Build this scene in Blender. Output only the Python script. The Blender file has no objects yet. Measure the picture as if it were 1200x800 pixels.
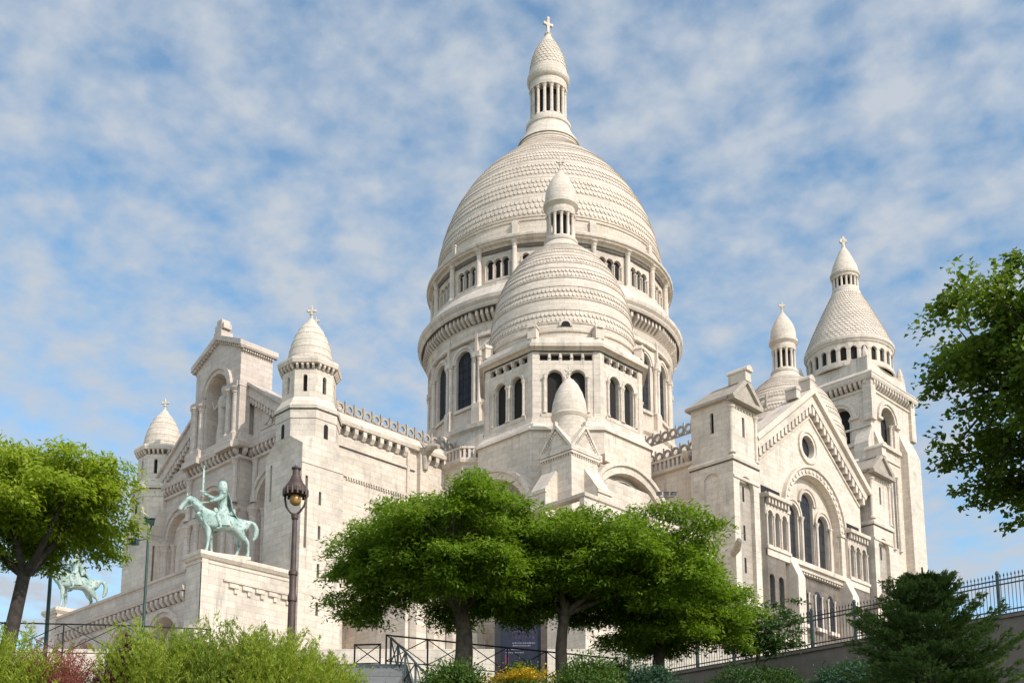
import bpy, bmesh, math, random
import numpy as np
from mathutils import Vector, Matrix
from mathutils.geometry import tessellate_polygon
R = math.radians
pi = math.pi
random.seed(7)
S = bpy.context.scene
COL = S.collection

# ------------------------------------------------------------------ camera
CAM = Vector((93.218, -57.020, -27.999))
cd = bpy.data.cameras.new('camera')
co = bpy.data.objects.new('camera', cd); COL.objects.link(co)
co.location = CAM
co.rotation_euler = (pi/2 + 0.17548, 0, 0.77817)
cd.sensor_width = 36; cd.lens = 1418.331/1200*36
cd.shift_y = (821.877-400)/1200
cd.clip_start = 0.1; cd.clip_end = 6000
S.camera = co

# ------------------------------------------------------------------ sky + sun
SUN_EL, SUN_AZ = R(36), R(90)          # azimuth clockwise from north (+Y)
w = bpy.data.worlds.new('World'); S.world = w; w.use_nodes = True
nt = w.node_tree; N = nt.nodes; L = nt.links
for n in list(N): N.remove(n)
out = N.new('ShaderNodeOutputWorld'); bg = N.new('ShaderNodeBackground')
sky = N.new('ShaderNodeTexSky'); sky.sky_type = 'NISHITA'; sky.sun_disc = False
sky.sun_elevation = SUN_EL; sky.sun_rotation = SUN_AZ
sky.air_density = 1.0; sky.dust_density = 0.6; sky.ozone_density = 2.2; sky.altitude = 100
bg.inputs['Strength'].default_value = 0.15
tc = N.new('ShaderNodeTexCoord'); sp = N.new('ShaderNodeSeparateXYZ'); L.new(tc.outputs['Generated'], sp.inputs[0])
def wm(op, a, b=None):
    m = N.new('ShaderNodeMath'); m.operation = op
    for i, v in enumerate((a, b)):
        if v is None: continue
        if isinstance(v, (int, float)): m.inputs[i].default_value = v
        else: L.new(v, m.inputs[i])
    return m.outputs[0]
zz = wm('MAXIMUM', wm('ADD', sp.outputs['Z'], 0.22), 0.05)
cx_ = wm('DIVIDE', sp.outputs['X'], zz); cy_ = wm('DIVIDE', sp.outputs['Y'], zz)
cb = N.new('ShaderNodeCombineXYZ'); L.new(cx_, cb.inputs[0]); L.new(cy_, cb.inputs[1])
def wnoise(scale, detail, rough, off, dist=0.0):
    mp = N.new('ShaderNodeMapping'); L.new(cb.outputs[0], mp.inputs[0]); mp.inputs['Location'].default_value = off
    t = N.new('ShaderNodeTexNoise'); L.new(mp.outputs[0], t.inputs['Vector'])
    t.inputs['Scale'].default_value = scale; t.inputs['Detail'].default_value = detail
    t.inputs['Roughness'].default_value = rough; t.inputs['Distortion'].default_value = dist
    return t.outputs['Fac']
n_big = wnoise(3.2, 3, 0.5, (3.1, 1.7, 0))
n_mid = wnoise(13.5, 3, 0.45, (0.4, 2.2, 0.3), 0.0)
n_fin = wnoise(34.0, 5, 0.55, (5.4, 0.2, 0.9), 0.1)
cl = wm('ADD', wm('ADD', wm('MULTIPLY', n_big, 0.22), wm('MULTIPLY', n_mid, 0.55)), wm('MULTIPLY', n_fin, 0.30))
mr = N.new('ShaderNodeMapRange'); L.new(cl, mr.inputs['Value'])
mr.inputs['From Min'].default_value = 0.395; mr.inputs['From Max'].default_value = 0.655
mr.inputs['To Min'].default_value = 0.04; mr.inputs['To Max'].default_value = 1.0
mr.interpolation_type = 'LINEAR'
mx = N.new('ShaderNodeMix'); mx.data_type = 'RGBA'
L.new(mr.outputs[0], mx.inputs['Factor'])
tint = N.new('ShaderNodeMix'); tint.data_type = 'RGBA'; tint.blend_type = 'MULTIPLY'; tint.inputs['Factor'].default_value = 1
L.new(sky.outputs[0], tint.inputs['A']); tint.inputs['B'].default_value = (0.84, 0.95, 0.88, 1)
L.new(tint.outputs['Result'], mx.inputs['A'])
# out-of-view clouds toward the sun brightened to fill the shaded south front
gn = N.new('ShaderNodeVectorMath'); gn.operation = 'DOT_PRODUCT'; L.new(tc.outputs['Generated'], gn.inputs[0])
gn.inputs[1].default_value = (math.sin(SUN_AZ), math.cos(SUN_AZ), 0)
gl = wm('ADD', wm('MULTIPLY', wm('MAXIMUM', wm('ADD', gn.outputs['Value'], 0.30), 0.0), 1.75), 1.0)
cc_ = N.new('ShaderNodeMix'); cc_.data_type = 'RGBA'; cc_.blend_type = 'MULTIPLY'; cc_.inputs['Factor'].default_value = 1
cc_.inputs['A'].default_value = (2.22, 2.46, 2.78, 1); L.new(gl, cc_.inputs['B']); L.new(cc_.outputs['Result'], mx.inputs['B'])
L.new(mx.outputs['Result'], bg.inputs['Color']); L.new(bg.outputs[0], out.inputs[0])

sd = Vector((math.sin(SUN_AZ)*math.cos(SUN_EL), math.cos(SUN_AZ)*math.cos(SUN_EL), math.sin(SUN_EL)))
sl = bpy.data.lights.new('sun', 'SUN'); sl.energy = 2.3; sl.angle = R(0.55); sl.color = (1.0, 0.92, 0.83)
so = bpy.data.objects.new('sun', sl); COL.objects.link(so)
so.rotation_euler = sd.to_track_quat('Z', 'Y').to_euler(); so.location = (60, 20, 120)
S.view_settings.view_transform = 'Standard'; S.view_settings.look = 'None'
S.view_settings.exposure = 0.72; S.view_settings.gamma = 1.0
S.view_settings.use_curve_mapping = False

# ------------------------------------------------------------------ material helpers
def newmat(name):
    m = bpy.data.materials.new(name); m.use_nodes = True
    t = m.node_tree
    for n in list(t.nodes): t.nodes.remove(n)
    o = t.nodes.new('ShaderNodeOutputMaterial'); p = t.nodes.new('ShaderNodeBsdfPrincipled')
    t.links.new(p.outputs[0], o.inputs[0])
    return m, t, p
class NB:
    def __init__(s, t): s.t = t
    def n(s, typ, **kw):
        nd = s.t.nodes.new(typ)
        for k, v in kw.items(): setattr(nd, k, v)
        return nd
    def l(s, a, b): s.t.links.new(a, b)
    def math(s, op, a, b=None, c=None):
        m = s.n('ShaderNodeMath', operation=op)
        for i, v in enumerate((a, b, c)):
            if v is None: continue
            if isinstance(v, (int, float)): m.inputs[i].default_value = v
            else: s.l(v, m.inputs[i])
        return m.outputs[0]
    def noise(s, vec, scale, detail=4, rough=0.55, dist=0.0):
        t = s.n('ShaderNodeTexNoise'); t.inputs['Scale'].default_value = scale
        t.inputs['Detail'].default_value = detail; t.inputs['Roughness'].default_value = rough
        t.inputs['Distortion'].default_value = dist
        if vec is not None: s.l(vec, t.inputs['Vector'])
        return t.outputs['Fac']
    def rng(s, v, a, b, c, d, smooth=False):
        m = s.n('ShaderNodeMapRange'); s.l(v, m.inputs['Value'])
        for k, x in zip(('From Min', 'From Max', 'To Min', 'To Max'), (a, b, c, d)): m.inputs[k].default_value = x
        if smooth: m.interpolation_type = 'SMOOTHSTEP'
        return m.outputs[0]
    def mix(s, f, a, b, mode='MIX'):
        m = s.n('ShaderNodeMix', data_type='RGBA', blend_type=mode)
        for i, v in (('Factor', f), ('A', a), ('B', b)):
            if isinstance(v, (int, float)): m.inputs[i].default_value = v
            elif isinstance(v, tuple): m.inputs[i].default_value = v if len(v) == 4 else v+(1,)
            else: s.l(v, m.inputs[i])
        return m.outputs['Result']
def simple(name, col, rough=0.7, metal=0.0, nscale=6, var=0.25, bump=0.0):
    m, t, p = newmat(name); b = NB(t)
    tcn = b.n('ShaderNodeTexCoord'); f = b.noise(tcn.outputs['Object'], nscale, 5)
    k = b.rng(f, 0.3, 0.7, 1-var, 1+var)
    c = b.mix(1.0, col, k, 'MULTIPLY'); b.l(c, p.inputs['Base Color'])
    p.inputs['Roughness'].default_value = rough; p.inputs['Metallic'].default_value = metal
    if bump:
        bp = b.n('ShaderNodeBump'); bp.inputs['Strength'].default_value = bump; bp.inputs['Distance'].default_value = 0.05
        b.l(f, bp.inputs['Height']); b.l(bp.outputs[0], p.inputs['Normal'])
    return m
def stone(name, base=(0.665, 0.572, 0.478), round_r=0, bw=1.25, bh=0.52, joint=0.72, stain=0.62, dirt=(0.27, 0.24, 0.21)):
    """ashlar limestone: coursed blocks, slightly different block tones, rain stains and soot patches"""
    m, t, p = newmat(name); b = NB(t)
    geo = b.n('ShaderNodeNewGeometry')
    if round_r:
        tcn = b.n('ShaderNodeTexCoord'); s1 = b.n('ShaderNodeSeparateXYZ'); b.l(tcn.outputs['Object'], s1.inputs[0])
        u = b.math('MULTIPLY', b.math('ARCTAN2', s1.outputs['Y'], s1.outputs['X']), round_r)
        v = s1.outputs['Z']
    else:
        cr = b.n('ShaderNodeVectorMath', operation='CROSS_PRODUCT'); cr.inputs[0].default_value = (0, 0, 1)
        b.l(geo.outputs['True Normal'], cr.inputs[1])
        nm = b.n('ShaderNodeVectorMath', operation='NORMALIZE'); b.l(cr.outputs[0], nm.inputs[0])
        dt = b.n('ShaderNodeVectorMath', operation='DOT_PRODUCT'); b.l(nm.outputs[0], dt.inputs[0]); b.l(geo.outputs['Position'], dt.inputs[1])
        u = dt.outputs['Value']
        s1 = b.n('ShaderNodeSeparateXYZ'); b.l(geo.outputs['Position'], s1.inputs[0]); v = s1.outputs['Z']
    cbn = b.n('ShaderNodeCombineXYZ'); b.l(u, cbn.inputs[0]); b.l(v, cbn.inputs[1])
    br = b.n('ShaderNodeTexBrick'); b.l(cbn.outputs[0], br.inputs['Vector'])
    br.inputs['Scale'].default_value = 1; br.inputs['Brick Width'].default_value = bw; br.inputs['Row Height'].default_value = bh
    br.inputs['Mortar Size'].default_value = 0.016; br.inputs['Mortar Smooth'].default_value = 0.3
    br.inputs['Color1'].default_value = (0.86, 0.85, 0.83, 1); br.inputs['Color2'].default_value = (1.04, 1.03, 1.02, 1)
    br.inputs['Mortar'].default_value = (joint, joint*0.98, joint*0.95, 1); br.inputs['Bias'].default_value = 0.15
    # rain streaks: noise stretched vertically; patches: large soft noise
    cs = b.n('ShaderNodeCombineXYZ'); b.l(b.math('MULTIPLY', u, 1.3), cs.inputs[0]); b.l(b.math('MULTIPLY', v, 0.16), cs.inputs[1])
    st = b.rng(b.noise(cs.outputs[0], 1.0, 5, 0.6), 0.53, 0.74, 0, stain, True)
    pt = b.rng(b.noise(geo.outputs['Position'], 0.30, 6, 0.62), 0.48, 0.75, 0, stain*0.8, True)
    fine = b.rng(b.noise(geo.outputs['Position'], 3.0, 6, 0.65), 0.3, 0.7, 0.88, 1.10)
    c = b.mix(1.0, base, br.outputs['Color'], 'MULTIPLY')
    c = b.mix(1.0, c, fine, 'MULTIPLY')
    c = b.mix(b.math('MAXIMUM', st, pt), c, dirt)
    b.l(c, p.inputs['Base Color']); p.inputs['Roughness'].default_value = 0.85
    p.inputs['Specular IOR Level'].default_value = 0.25
    bp = b.n('ShaderNodeBump'); bp.inputs['Strength'].default_value = 0.5; bp.inputs['Distance'].default_value = 0.03
    h = b.math('ADD', b.math('MULTIPLY', br.outputs['Fac'], -1.0), b.math('MULTIPLY', b.noise(geo.outputs['Position'], 5.0, 5), 0.8))
    b.l(h, bp.inputs['Height']); b.l(bp.outputs[0], p.inputs['Normal'])
    return m
M = {}
M['stone'] = stone('ashlar')
M['trim'] = stone('trim_stone', base=(0.655, 0.560, 0.468), bw=1.6, bh=3.0, joint=0.80, stain=0.6, dirt=(0.25, 0.225, 0.20))
M['dome'] = stone('dome_stone', base=(0.63, 0.535, 0.44), round_r=10, bw=1.1, bh=0.46, joint=0.70, stain=0.30, dirt=(0.34, 0.31, 0.27))
M['sdome'] = stone('small_dome_stone', base=(0.645, 0.548, 0.453), round_r=5, bw=1.0, bh=0.40, joint=0.72, stain=0.34, dirt=(0.33, 0.30, 0.27))
M['spire'] = stone('spire_stone', base=(0.655, 0.562, 0.466), round_r=2, bw=0.9, bh=0.34, joint=0.74, stain=0.32, dirt=(0.34, 0.31, 0.28))
M['facade'] = stone('facade_stone', base=(0.585, 0.492, 0.425), stain=0.45, dirt=(0.30, 0.275, 0.255))
M['soot'] = stone('sooty_stone', base=(0.20, 0.168, 0.14), stain=0.7, dirt=(0.085, 0.072, 0.062))  # soot on the transept wall; the friezes use it as painted shade
M['slate'] = stone('roof_slabs', base=(0.26, 0.25, 0.24), bw=0.7, bh=0.3, joint=0.6, stain=0.5, dirt=(0.14, 0.135, 0.13))
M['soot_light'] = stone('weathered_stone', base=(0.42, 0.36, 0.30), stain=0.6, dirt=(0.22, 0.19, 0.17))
def glassmat():
    m, t, p = newmat('leaded_glass'); b = NB(t)
    geo = b.n('ShaderNodeNewGeometry')
    cr = b.n('ShaderNodeVectorMath', operation='CROSS_PRODUCT'); cr.inputs[0].default_value = (0, 0, 1); b.l(geo.outputs['True Normal'], cr.inputs[1])
    nm = b.n('ShaderNodeVectorMath', operation='NORMALIZE'); b.l(cr.outputs[0], nm.inputs[0])
    dt = b.n('ShaderNodeVectorMath', operation='DOT_PRODUCT'); b.l(nm.outputs[0], dt.inputs[0]); b.l(geo.outputs['Position'], dt.inputs[1])
    s1 = b.n('ShaderNodeSeparateXYZ'); b.l(geo.outputs['Position'], s1.inputs[0])
    cbn = b.n('ShaderNodeCombineXYZ'); b.l(dt.outputs['Value'], cbn.inputs[0]); b.l(s1.outputs['Z'], cbn.inputs[1])
    br = b.n('ShaderNodeTexBrick'); br.offset = 0; b.l(cbn.outputs[0], br.inputs['Vector'])
    br.inputs['Brick Width'].default_value = 0.55; br.inputs['Row Height'].default_value = 0.85; br.inputs['Scale'].default_value = 1
    br.inputs['Mortar Size'].default_value = 0.035
    br.inputs['Color1'].default_value = (0.045, 0.046, 0.052, 1); br.inputs['Color2'].default_value = (0.030, 0.031, 0.036, 1); br.inputs['Mortar'].default_value = (0.012, 0.012, 0.013, 1)
    b.l(br.outputs['Color'], p.inputs['Base Color']); p.inputs['Roughness'].default_value = 0.5; p.inputs['Specular IOR Level'].default_value = 0.12
    return m
M['glass'] = glassmat()
M['grime'] = simple('grimy_recess', (0.105, 0.085, 0.07), 0.95, nscale=3, var=0.4)  # painted shade for bracket gaps and undersides of mouldings
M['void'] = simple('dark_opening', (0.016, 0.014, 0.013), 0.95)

# ------------------------------------------------------------------ mesh helpers
class MB:
    def __init__(s): s.v = []; s.f = []
    def add(s, vs, fs):
        o = len(s.v); s.v += [tuple(x) for x in vs]; s.f += [tuple(i+o for i in f) for f in fs]
    def box(s, x0, x1, y0, y1, z0, z1):
        s.prism([(x0, y0), (x1, y0), (x1, y1), (x0, y1)], z0, z1)
    def prism(s, poly, z0, z1, top=None):
        n = len(poly); t = top or poly
        vs = [(x, y, z0) for x, y in poly]+[(x, y, z1) for x, y in t]
        s.add(vs, [tuple(range(n))[::-1], tuple(range(n, 2*n))]+[(i, (i+1) % n, n+(i+1) % n, n+i) for i in range(n)])
    def extrude(s, F, poly, w0, w1):
        """polygon in a frame's (u,v), pushed from w0 to w1"""
        n = len(poly)
        s.add([F(u, v, w0) for u, v in poly]+[F(u, v, w1) for u, v in poly],
              [tuple(range(n))[::-1], tuple(range(n, 2*n))]+[(i, (i+1) % n, n+(i+1) % n, n+i) for i in range(n)])
    def fbox(s, F, u0, u1, v0, v1, w0, w1): s.extrude(F, [(u0, v0), (u1, v0), (u1, v1), (u0, v1)], w0, w1)
    def lathe(s, prof, n=24, c=(0, 0), a0=0.0, rot=0.0):
        k = len(prof); vs = []
        for r, z in prof:
            for i in range(n):
                a = 2*pi*i/n+rot; vs.append((c[0]+r*math.cos(a), c[1]+r*math.sin(a), z))
        fs = [(j*n+i, j*n+(i+1) % n, (j+1)*n+(i+1) % n, (j+1)*n+i) for j in range(k-1) for i in range(n)]
        fs += [tuple(range(n))[::-1], tuple((k-1)*n+i for i in range(n))]
        s.add(vs, fs)
    def tube(s, pts, r, n=6):
        rs = r if isinstance(r, (list, tuple)) else [r]*len(pts)
        P = [Vector(p) for p in pts]; vs = []
        for i, p in enumerate(P):
            d = (P[min(i+1, len(P)-1)]-P[max(i-1, 0)]).normalized()
            a = d.orthogonal().normalized() if abs(d.z) > 0.95 else d.cross(Vector((0, 0, 1))).normalized()
            b = d.cross(a)
            for k in range(n):
                t = 2*pi*k/n; vs.append(p+(a*math.cos(t)+b*math.sin(t))*rs[i])
        m = len(P)
        s.add(vs, [(j*n+k, j*n+(k+1) % n, (j+1)*n+(k+1) % n, (j+1)*n+k) for j in range(m-1) for k in range(n)]+[tuple(range(n))[::-1], tuple((m-1)*n+k for k in range(n))])
    def sweep(s, path, prof, closed=True):
        """profile of (outward, z) swept round a ccw path of (x,y) with mitred corners"""
        n = len(path); rings = []
        for i in range(n):
            p = Vector(path[i])
            a = (p-Vector(path[i-1])).normalized() if (closed or i > 0) else None
            b = (Vector(path[(i+1) % n])-p).normalized() if (closed or i < n-1) else None
            if a is None: a = b
            if b is None: b = a
            na = Vector((a.y, -a.x)); nb = Vector((b.y, -b.x)); m = (na+nb)
            m = m/max(m.dot(na), 0.2)
            rings.append([(p.x+m.x*o, p.y+m.y*o, z) for o, z in prof])
        k = len(prof); vs = [q for r in rings for q in r]; fs = []
        for i in range(n if closed else n-1):
            j = (i+1) % n
            fs += [(i*k+q, j*k+q, j*k+(q+1) % k, i*k+(q+1) % k) for q in range(k)]
        if not closed: fs += [tuple(range(k)), tuple((n-1)*k+q for q in range(k))]
        s.add(vs, fs)
    def panel(s, F, outer, holes, depth, back=True):
        """flat wall in frame F with real openings: face, reveals"""
        polys = [[Vector((u, v, 0)) for u, v in outer]]+[[Vector((u, v, 0)) for u, v in h] for h in holes]
        flat = [p for q in polys for p in q]
        tri = tessellate_polygon(polys)
        s.add([F(p.x, p.y, 0) for p in flat], tri)
        for h in holes:
            n = len(h)
            s.add([F(u, v, 0) for u, v in h]+[F(u, v, -depth) for u, v in h], [(i, (i+1) % n, n+(i+1) % n, n+i) for i in range(n)])
    def sheet(s, F, poly, w):
        s.add([F(u, v, w) for u, v in poly], [tuple(range(len(poly)))])
    def ring(s, F, uc, vc, r0, r1, w0, w1, n=16, a0=0.0, a1=pi):
        """half ring (archivolt)"""
        vs = []
        for i in range(n+1):
            a = a0+(a1-a0)*i/n; c, d = math.cos(a), math.sin(a)
            for r, w_ in ((r0, w0), (r1, w0), (r1, w1), (r0, w1)): vs.append(F(uc+r*c, vc+r*d, w_))
        fs = [(i*4+k, i*4+(k+1) % 4, (i+1)*4+(k+1) % 4, (i+1)*4+k) for i in range(n) for k in range(4)]
        s.add(vs, fs+[(0, 1, 2, 3), (n*4, n*4+1, n*4+2, n*4+3)])
    def column(s, x, y, z0, z1, r, n=10, base=True):
        h = z1-z0; cp = min(0.12*h, r*3.0)
        pr = []
        if base: pr += [(r*1.55, z0), (r*1.55, z0+r*0.7), (r*1.2, z0+r*1.1)]
        pr += [(r, z0+r*1.5), (r*0.93, z1-cp), (r*1.12, z1-cp*0.95), (r*1.1, z1-cp*0.7), (r*1.65, z1-cp*0.22), (r*1.75, z1-cp*0.2), (r*1.75, z1)]
        s.lathe(pr, n, (x, y))
def arch(uc, v0, w_, vs, n=10, flat=1.0):
    """round-headed opening: centre, foot, width, springing height"""
    r = w_/2
    return [(uc-r, v0), (uc+r, v0)]+[(uc+r*math.cos(pi*i/n), vs+flat*r*math.sin(pi*i/n)) for i in range(n+1)]
def circ(uc, vc, r, n=20): return [(uc+r*math.cos(2*pi*i/n), vc+r*math.sin(2*pi*i/n)) for i in range(n)]
def frame(o, az):
    """frame on a wall whose outward normal has azimuth az (radians, ccw from +X); u runs to the right seen from outside"""
    n = (math.cos(az), math.sin(az)); u = (-n[1], n[0])
    def F(a, v, w_): return (o[0]+u[0]*a+n[0]*w_, o[1]+u[1]*a+n[1]*w_, v)
    return F
def FE(x): return lambda u, v, w_: (x+w_, u, v)           # east facing wall, u = world y
def FS(y): return lambda u, v, w_: (u, y-w_, v)           # south facing wall, u = world x
def ngon(c, Rv, n, rot): return [(c[0]+Rv*math.cos(rot+2*pi*i/n), c[1]+Rv*math.sin(rot+2*pi*i/n)) for i in range(n)]
WL = {}
def tag(o, label=None, cat=None, group=None, kind=None):
    if label: o['label'] = label
    if cat: o['category'] = cat
    if group: o['group'] = group
    if kind: o['kind'] = kind
    return o
def empty(name, loc, label, cat, group=None, rz=0.0):
    o = bpy.data.objects.new(name, None); COL.objects.link(o); o.location = loc; o.rotation_euler = (0, 0, rz)
    o.empty_display_size = 0.5
    WL[o.name] = Vector(loc); return tag(o, label, cat, group)
def obj(name, mb, mat, parent=None, origin=None, smooth=0, local=False, recalc=True):
    """link a mesh object; verts are given in world space (or already local)"""
    org = Vector(origin) if origin is not None else (WL[parent.name].copy() if parent is not None else Vector((0, 0, 0)))
    me = bpy.data.meshes.new(name)
    vs = mb.v if local else [(a-org.x, b-org.y, c-org.z) for a, b, c in mb.v]
    me.from_pydata(vs, [], mb.f); me.update()
    if recalc:
        bm = bmesh.new(); bm.from_mesh(me); bmesh.ops.recalc_face_normals(bm, faces=bm.faces); bm.to_mesh(me); bm.free()
    me.materials.append(mat)
    if smooth:
        me.polygons.foreach_set('use_smooth', [True]*len(me.polygons)); me.set_sharp_from_angle(angle=R(smooth))
    o = bpy.data.objects.new(name, me); COL.objects.link(o)
    WL[o.name] = org.copy()
    if parent is not None:
        o.parent = parent; o.location = org-WL[parent.name] if not local else (0, 0, 0)
    else: o.location = org
    return o
def copy_tree(o, parent=None):
    c = o.copy(); COL.objects.link(c); c.parent = parent
    for ch in list(o.children): copy_tree(ch, c)
    return c
# ================================================================== BASILICA
D0 = 44.10; B0 = 20.146; GZ = -8.4
BAS = empty('basilica', (0, 44, GZ), 'pale travertine basilica with a great scaled dome, smaller domes and a square bell tower', 'church')
def rz_(prof, z):
    p = sorted(prof, key=lambda q: q[1])
    return float(np.interp(z, [q[1] for q in p], [q[0] for q in p]))
def scales(mb, c, prof, rows, n, th):
    o = [(-.47, 0), (.47, 0), (.47, .5), (.30, .86), (0, 1.0), (-.30, .86), (-.47, .5)]
    for k, (z0, z1) in enumerate(rows):
        for i in range(n):
            a = 2*pi*(i+0.5*(k % 2))/n; vs = []; und = []
            for s_, t in o:
                z = z1+(z0-z1)*t; r = rz_(prof, z); aa = a+s_*2*pi/n
                vs.append((c[0]+(r+th*(0.12+t*0.88))*math.cos(aa), c[1]+(r+th*(0.12+t*0.88))*math.sin(aa), z))
                und.append((c[0]+(r-0.02)*math.cos(aa), c[1]+(r-0.02)*math.sin(aa), z))
            mb.add(vs+und, [(0, 1, 2, 3, 4, 5, 6)]+[(j, j+7, (j+1) % 7+7, (j+1) % 7) for j in range(1, 7)])
def spread(a, b, n): return [a+(b-a)*i/(n-1) for i in range(n)]
GR = [MB()]
def flush(par):
    """link the dark grimy band collected behind the brackets"""
    if GR[0].v: obj('grimy_band', GR[0], M['grime'], par)
    GR[0] = MB()
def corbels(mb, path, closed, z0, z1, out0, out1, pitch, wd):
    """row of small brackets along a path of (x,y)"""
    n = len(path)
    GR[0].sweep(path, [(out0-0.02, z0+0.02), (out0+0.04, z0+0.02), (out0+0.04, z1), (out0-0.02, z1)], closed)  # dark backing paints the shade between the brackets
    for i in range(n if closed else n-1):
        p = Vector(path[i]); q = Vector(path[(i+1) % n]); d = q-p; ln = d.length; d = d/ln; no = Vector((d.y, -d.x))
        k = max(1, int(ln/pitch))
        for j in range(k):
            s_ = (j+0.5)*ln/k
            a = p+d*(s_-wd/2); b_ = p+d*(s_+wd/2); zm = z0+(z1-z0)*0.45
            om = out0+(out1-out0)*0.35
            vs = []
            for pt in (a, b_):
                for o, z in ((out0, z0), (om, z0), (out1, zm), (out1, z1), (out0, z1)): vs.append((pt.x+no.x*o, pt.y+no.y*o, z))
            mb.add(vs, [(0, 1, 2, 3, 4), (9, 8, 7, 6, 5)]+[(q_, 5+q_, 5+(q_+1) % 5, (q_+1) % 5) for q_ in range(5)])
def fleuron(mb, x, y, z, h, az=-pi/4):
    """stone finial: knop, shaft and short leafy cross"""
    mb.lathe([(h*.10, z), (h*.16, z+h*.10), (h*.07, z+h*.22), (h*.07, z+h*.40), (h*.13, z+h*.46), (h*.06, z+h*.54), (h*.055, z+h*.9), (h*.02, z+h)], 8, (x, y))
    F = frame((x, y), az)
    mb.fbox(F, -h*.20, h*.20, z+h*.62, z+h*.74, -h*.055, h*.055)
    for s_ in (-1, 1): mb.lathe([(0.01, z+h*.58), (h*.08, z+h*.64), (h*.08, z+h*.72), (0.01, z+h*.78)], 6, (F(s_*h*.20, 0, 0)[0], F(s_*h*.20, 0, 0)[1]))

# ---------------------------------------------------------------- main dome: drum, gallery, shell, lantern
c = (0, D0)
mb = MB()
RV = 14.42; AP = RV*math.cos(pi/20)
mb.lathe([(14.9, 12), (15.3, 21.2), (15.6, 21.6), (15.6, 22.1), (15.2, 22.4), (15.2, 24.2), (15.5, 24.5), (15.5, 25.0), (14.6, 25.5)], 60, c)
wins = []
for k in range(20):
    az = pi/10*k; o = (c[0]+AP*math.cos(az), c[1]+AP*math.sin(az)); F = frame(o, az); hw = RV*math.sin(pi/20)
    a = arch(0, 27.7, 2.5, 33.3, 12)
    mb.panel(F, [(-hw, 25.2), (hw, 25.2), (hw, 38.4), (-hw, 38.4)], [a], 0.36)
    mb.ring(F, 0, 33.3, 1.28, 1.52, 0, 0.12); mb.ring(F, 0, 33.3, 1.52, 1.86, 0, 0.22)
    mb.fbox(F, -1.4, 1.4, 27.35, 27.7, 0, 0.25)
    wins.append((F, a))
drum = obj('drum', mb, M['trim'], BAS, (c[0], c[1], 12))
for F, a in wins:
    g = MB(); g.sheet(F, [(u, v) for u, v in a], -0.33)
    for q in (-0.42, 0.42): g.fbox(F, q-0.035, q+0.035, 27.7, 34.3, -0.33, -0.29)
    for v in (28.9, 30.1, 31.3, 32.5, 33.6): g.fbox(F, -1.22, 1.22, v-0.03, v+0.03, -0.33, -0.30)
    obj('window', g, M['glass'], drum, recalc=False)
for k in range(20):
    az = pi/10*k+pi/20; cols = MB()
    for da in (-0.022, 0.022):
        x, y = c[0]+14.55*math.cos(az+da), c[1]+14.55*math.sin(az+da)
        cols.column(x, y, 27.6, 33.2, 0.21, 8)
    F = frame((c[0]+14.45*math.cos(az), c[1]+14.45*math.sin(az)), az)
    cols.fbox(F, -0.55, 0.55, 25.2, 27.6, -0.3, 0.42); cols.fbox(F, -0.55, 0.55, 33.2, 33.7, -0.3, 0.40)
    cols.fbox(F, -0.15, 0.15, 33.7, 36.3, -0.3, 0.30)
    obj('engaged_column', cols, M['trim'], drum, smooth=40)
mb = MB()
P60 = ngon(c, 14.45, 60, 0)
mb.sweep(P60, [(0, 35.3), (0.25, 35.4), (0.25, 35.7), (0.15, 35.8), (0.35, 36.6), (0.5, 36.75), (0, 36.8)])
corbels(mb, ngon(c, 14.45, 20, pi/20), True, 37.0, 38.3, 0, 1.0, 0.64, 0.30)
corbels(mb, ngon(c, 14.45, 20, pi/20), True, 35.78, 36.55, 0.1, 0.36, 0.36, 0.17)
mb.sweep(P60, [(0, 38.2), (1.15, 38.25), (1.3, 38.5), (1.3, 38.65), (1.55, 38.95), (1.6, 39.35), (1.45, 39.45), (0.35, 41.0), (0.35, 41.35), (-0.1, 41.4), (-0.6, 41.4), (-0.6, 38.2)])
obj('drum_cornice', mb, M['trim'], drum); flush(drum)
mb = MB(); mb.sweep(P60, [(0.02, 36.85), (0.10, 36.85), (0.10, 38.22), (0.02, 38.22)]); mb.sweep(P60, [(0.5, 38.17), (1.12, 38.17), (1.12, 38.22), (0.5, 38.22)]); obj('sooty_frieze', mb, M['soot'], drum)  # shade under the lip and between brackets put in as dark strips
gal = MB(); wins = []
RV = 14.0; AP = RV*math.cos(pi/20)
for k in range(20):
    az = pi/10*k; o = (c[0]+AP*math.cos(az), c[1]+AP*math.sin(az)); F = frame(o, az); hw = RV*math.sin(pi/20)
    hs = []
    for u in (-0.98, 0, 0.98):
        h = [(u-0.31, 42.2), (u+0.31, 42.2), (u+0.31, 43.85)]+[(u+0.43*math.cos(t), 44.2+0.43*math.sin(t)) for t in spread(-0.75, pi+0.75, 12)]+[(u-0.31, 43.85)]
        hs.append(h); gal.ring(F, u, 44.2, 0.45, 0.53, 0, 0.10, 10)
    gal.panel(F, [(-hw, 41.0), (hw, 41.0), (hw, 46.3), (-hw, 46.3)], hs, 0.32)
    gal.fbox(F, -1.6, 1.6, 41.9, 42.2, 0, 0.18)
    for u in (-1.5, -0.49, 0.49, 1.5): gal.column(*F(u, 0, 0.12)[:2], 42.2, 43.9, 0.09, 6)
    wins.append((F, hs))
gallery = obj('gallery', gal, M['trim'], BAS, (c[0], c[1], 41))
for F, hs in wins:
    for h in hs:
        g = MB(); g.sheet(F, h, -0.29); obj('gallery_opening', g, M['void'], gallery, recalc=False)
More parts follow.
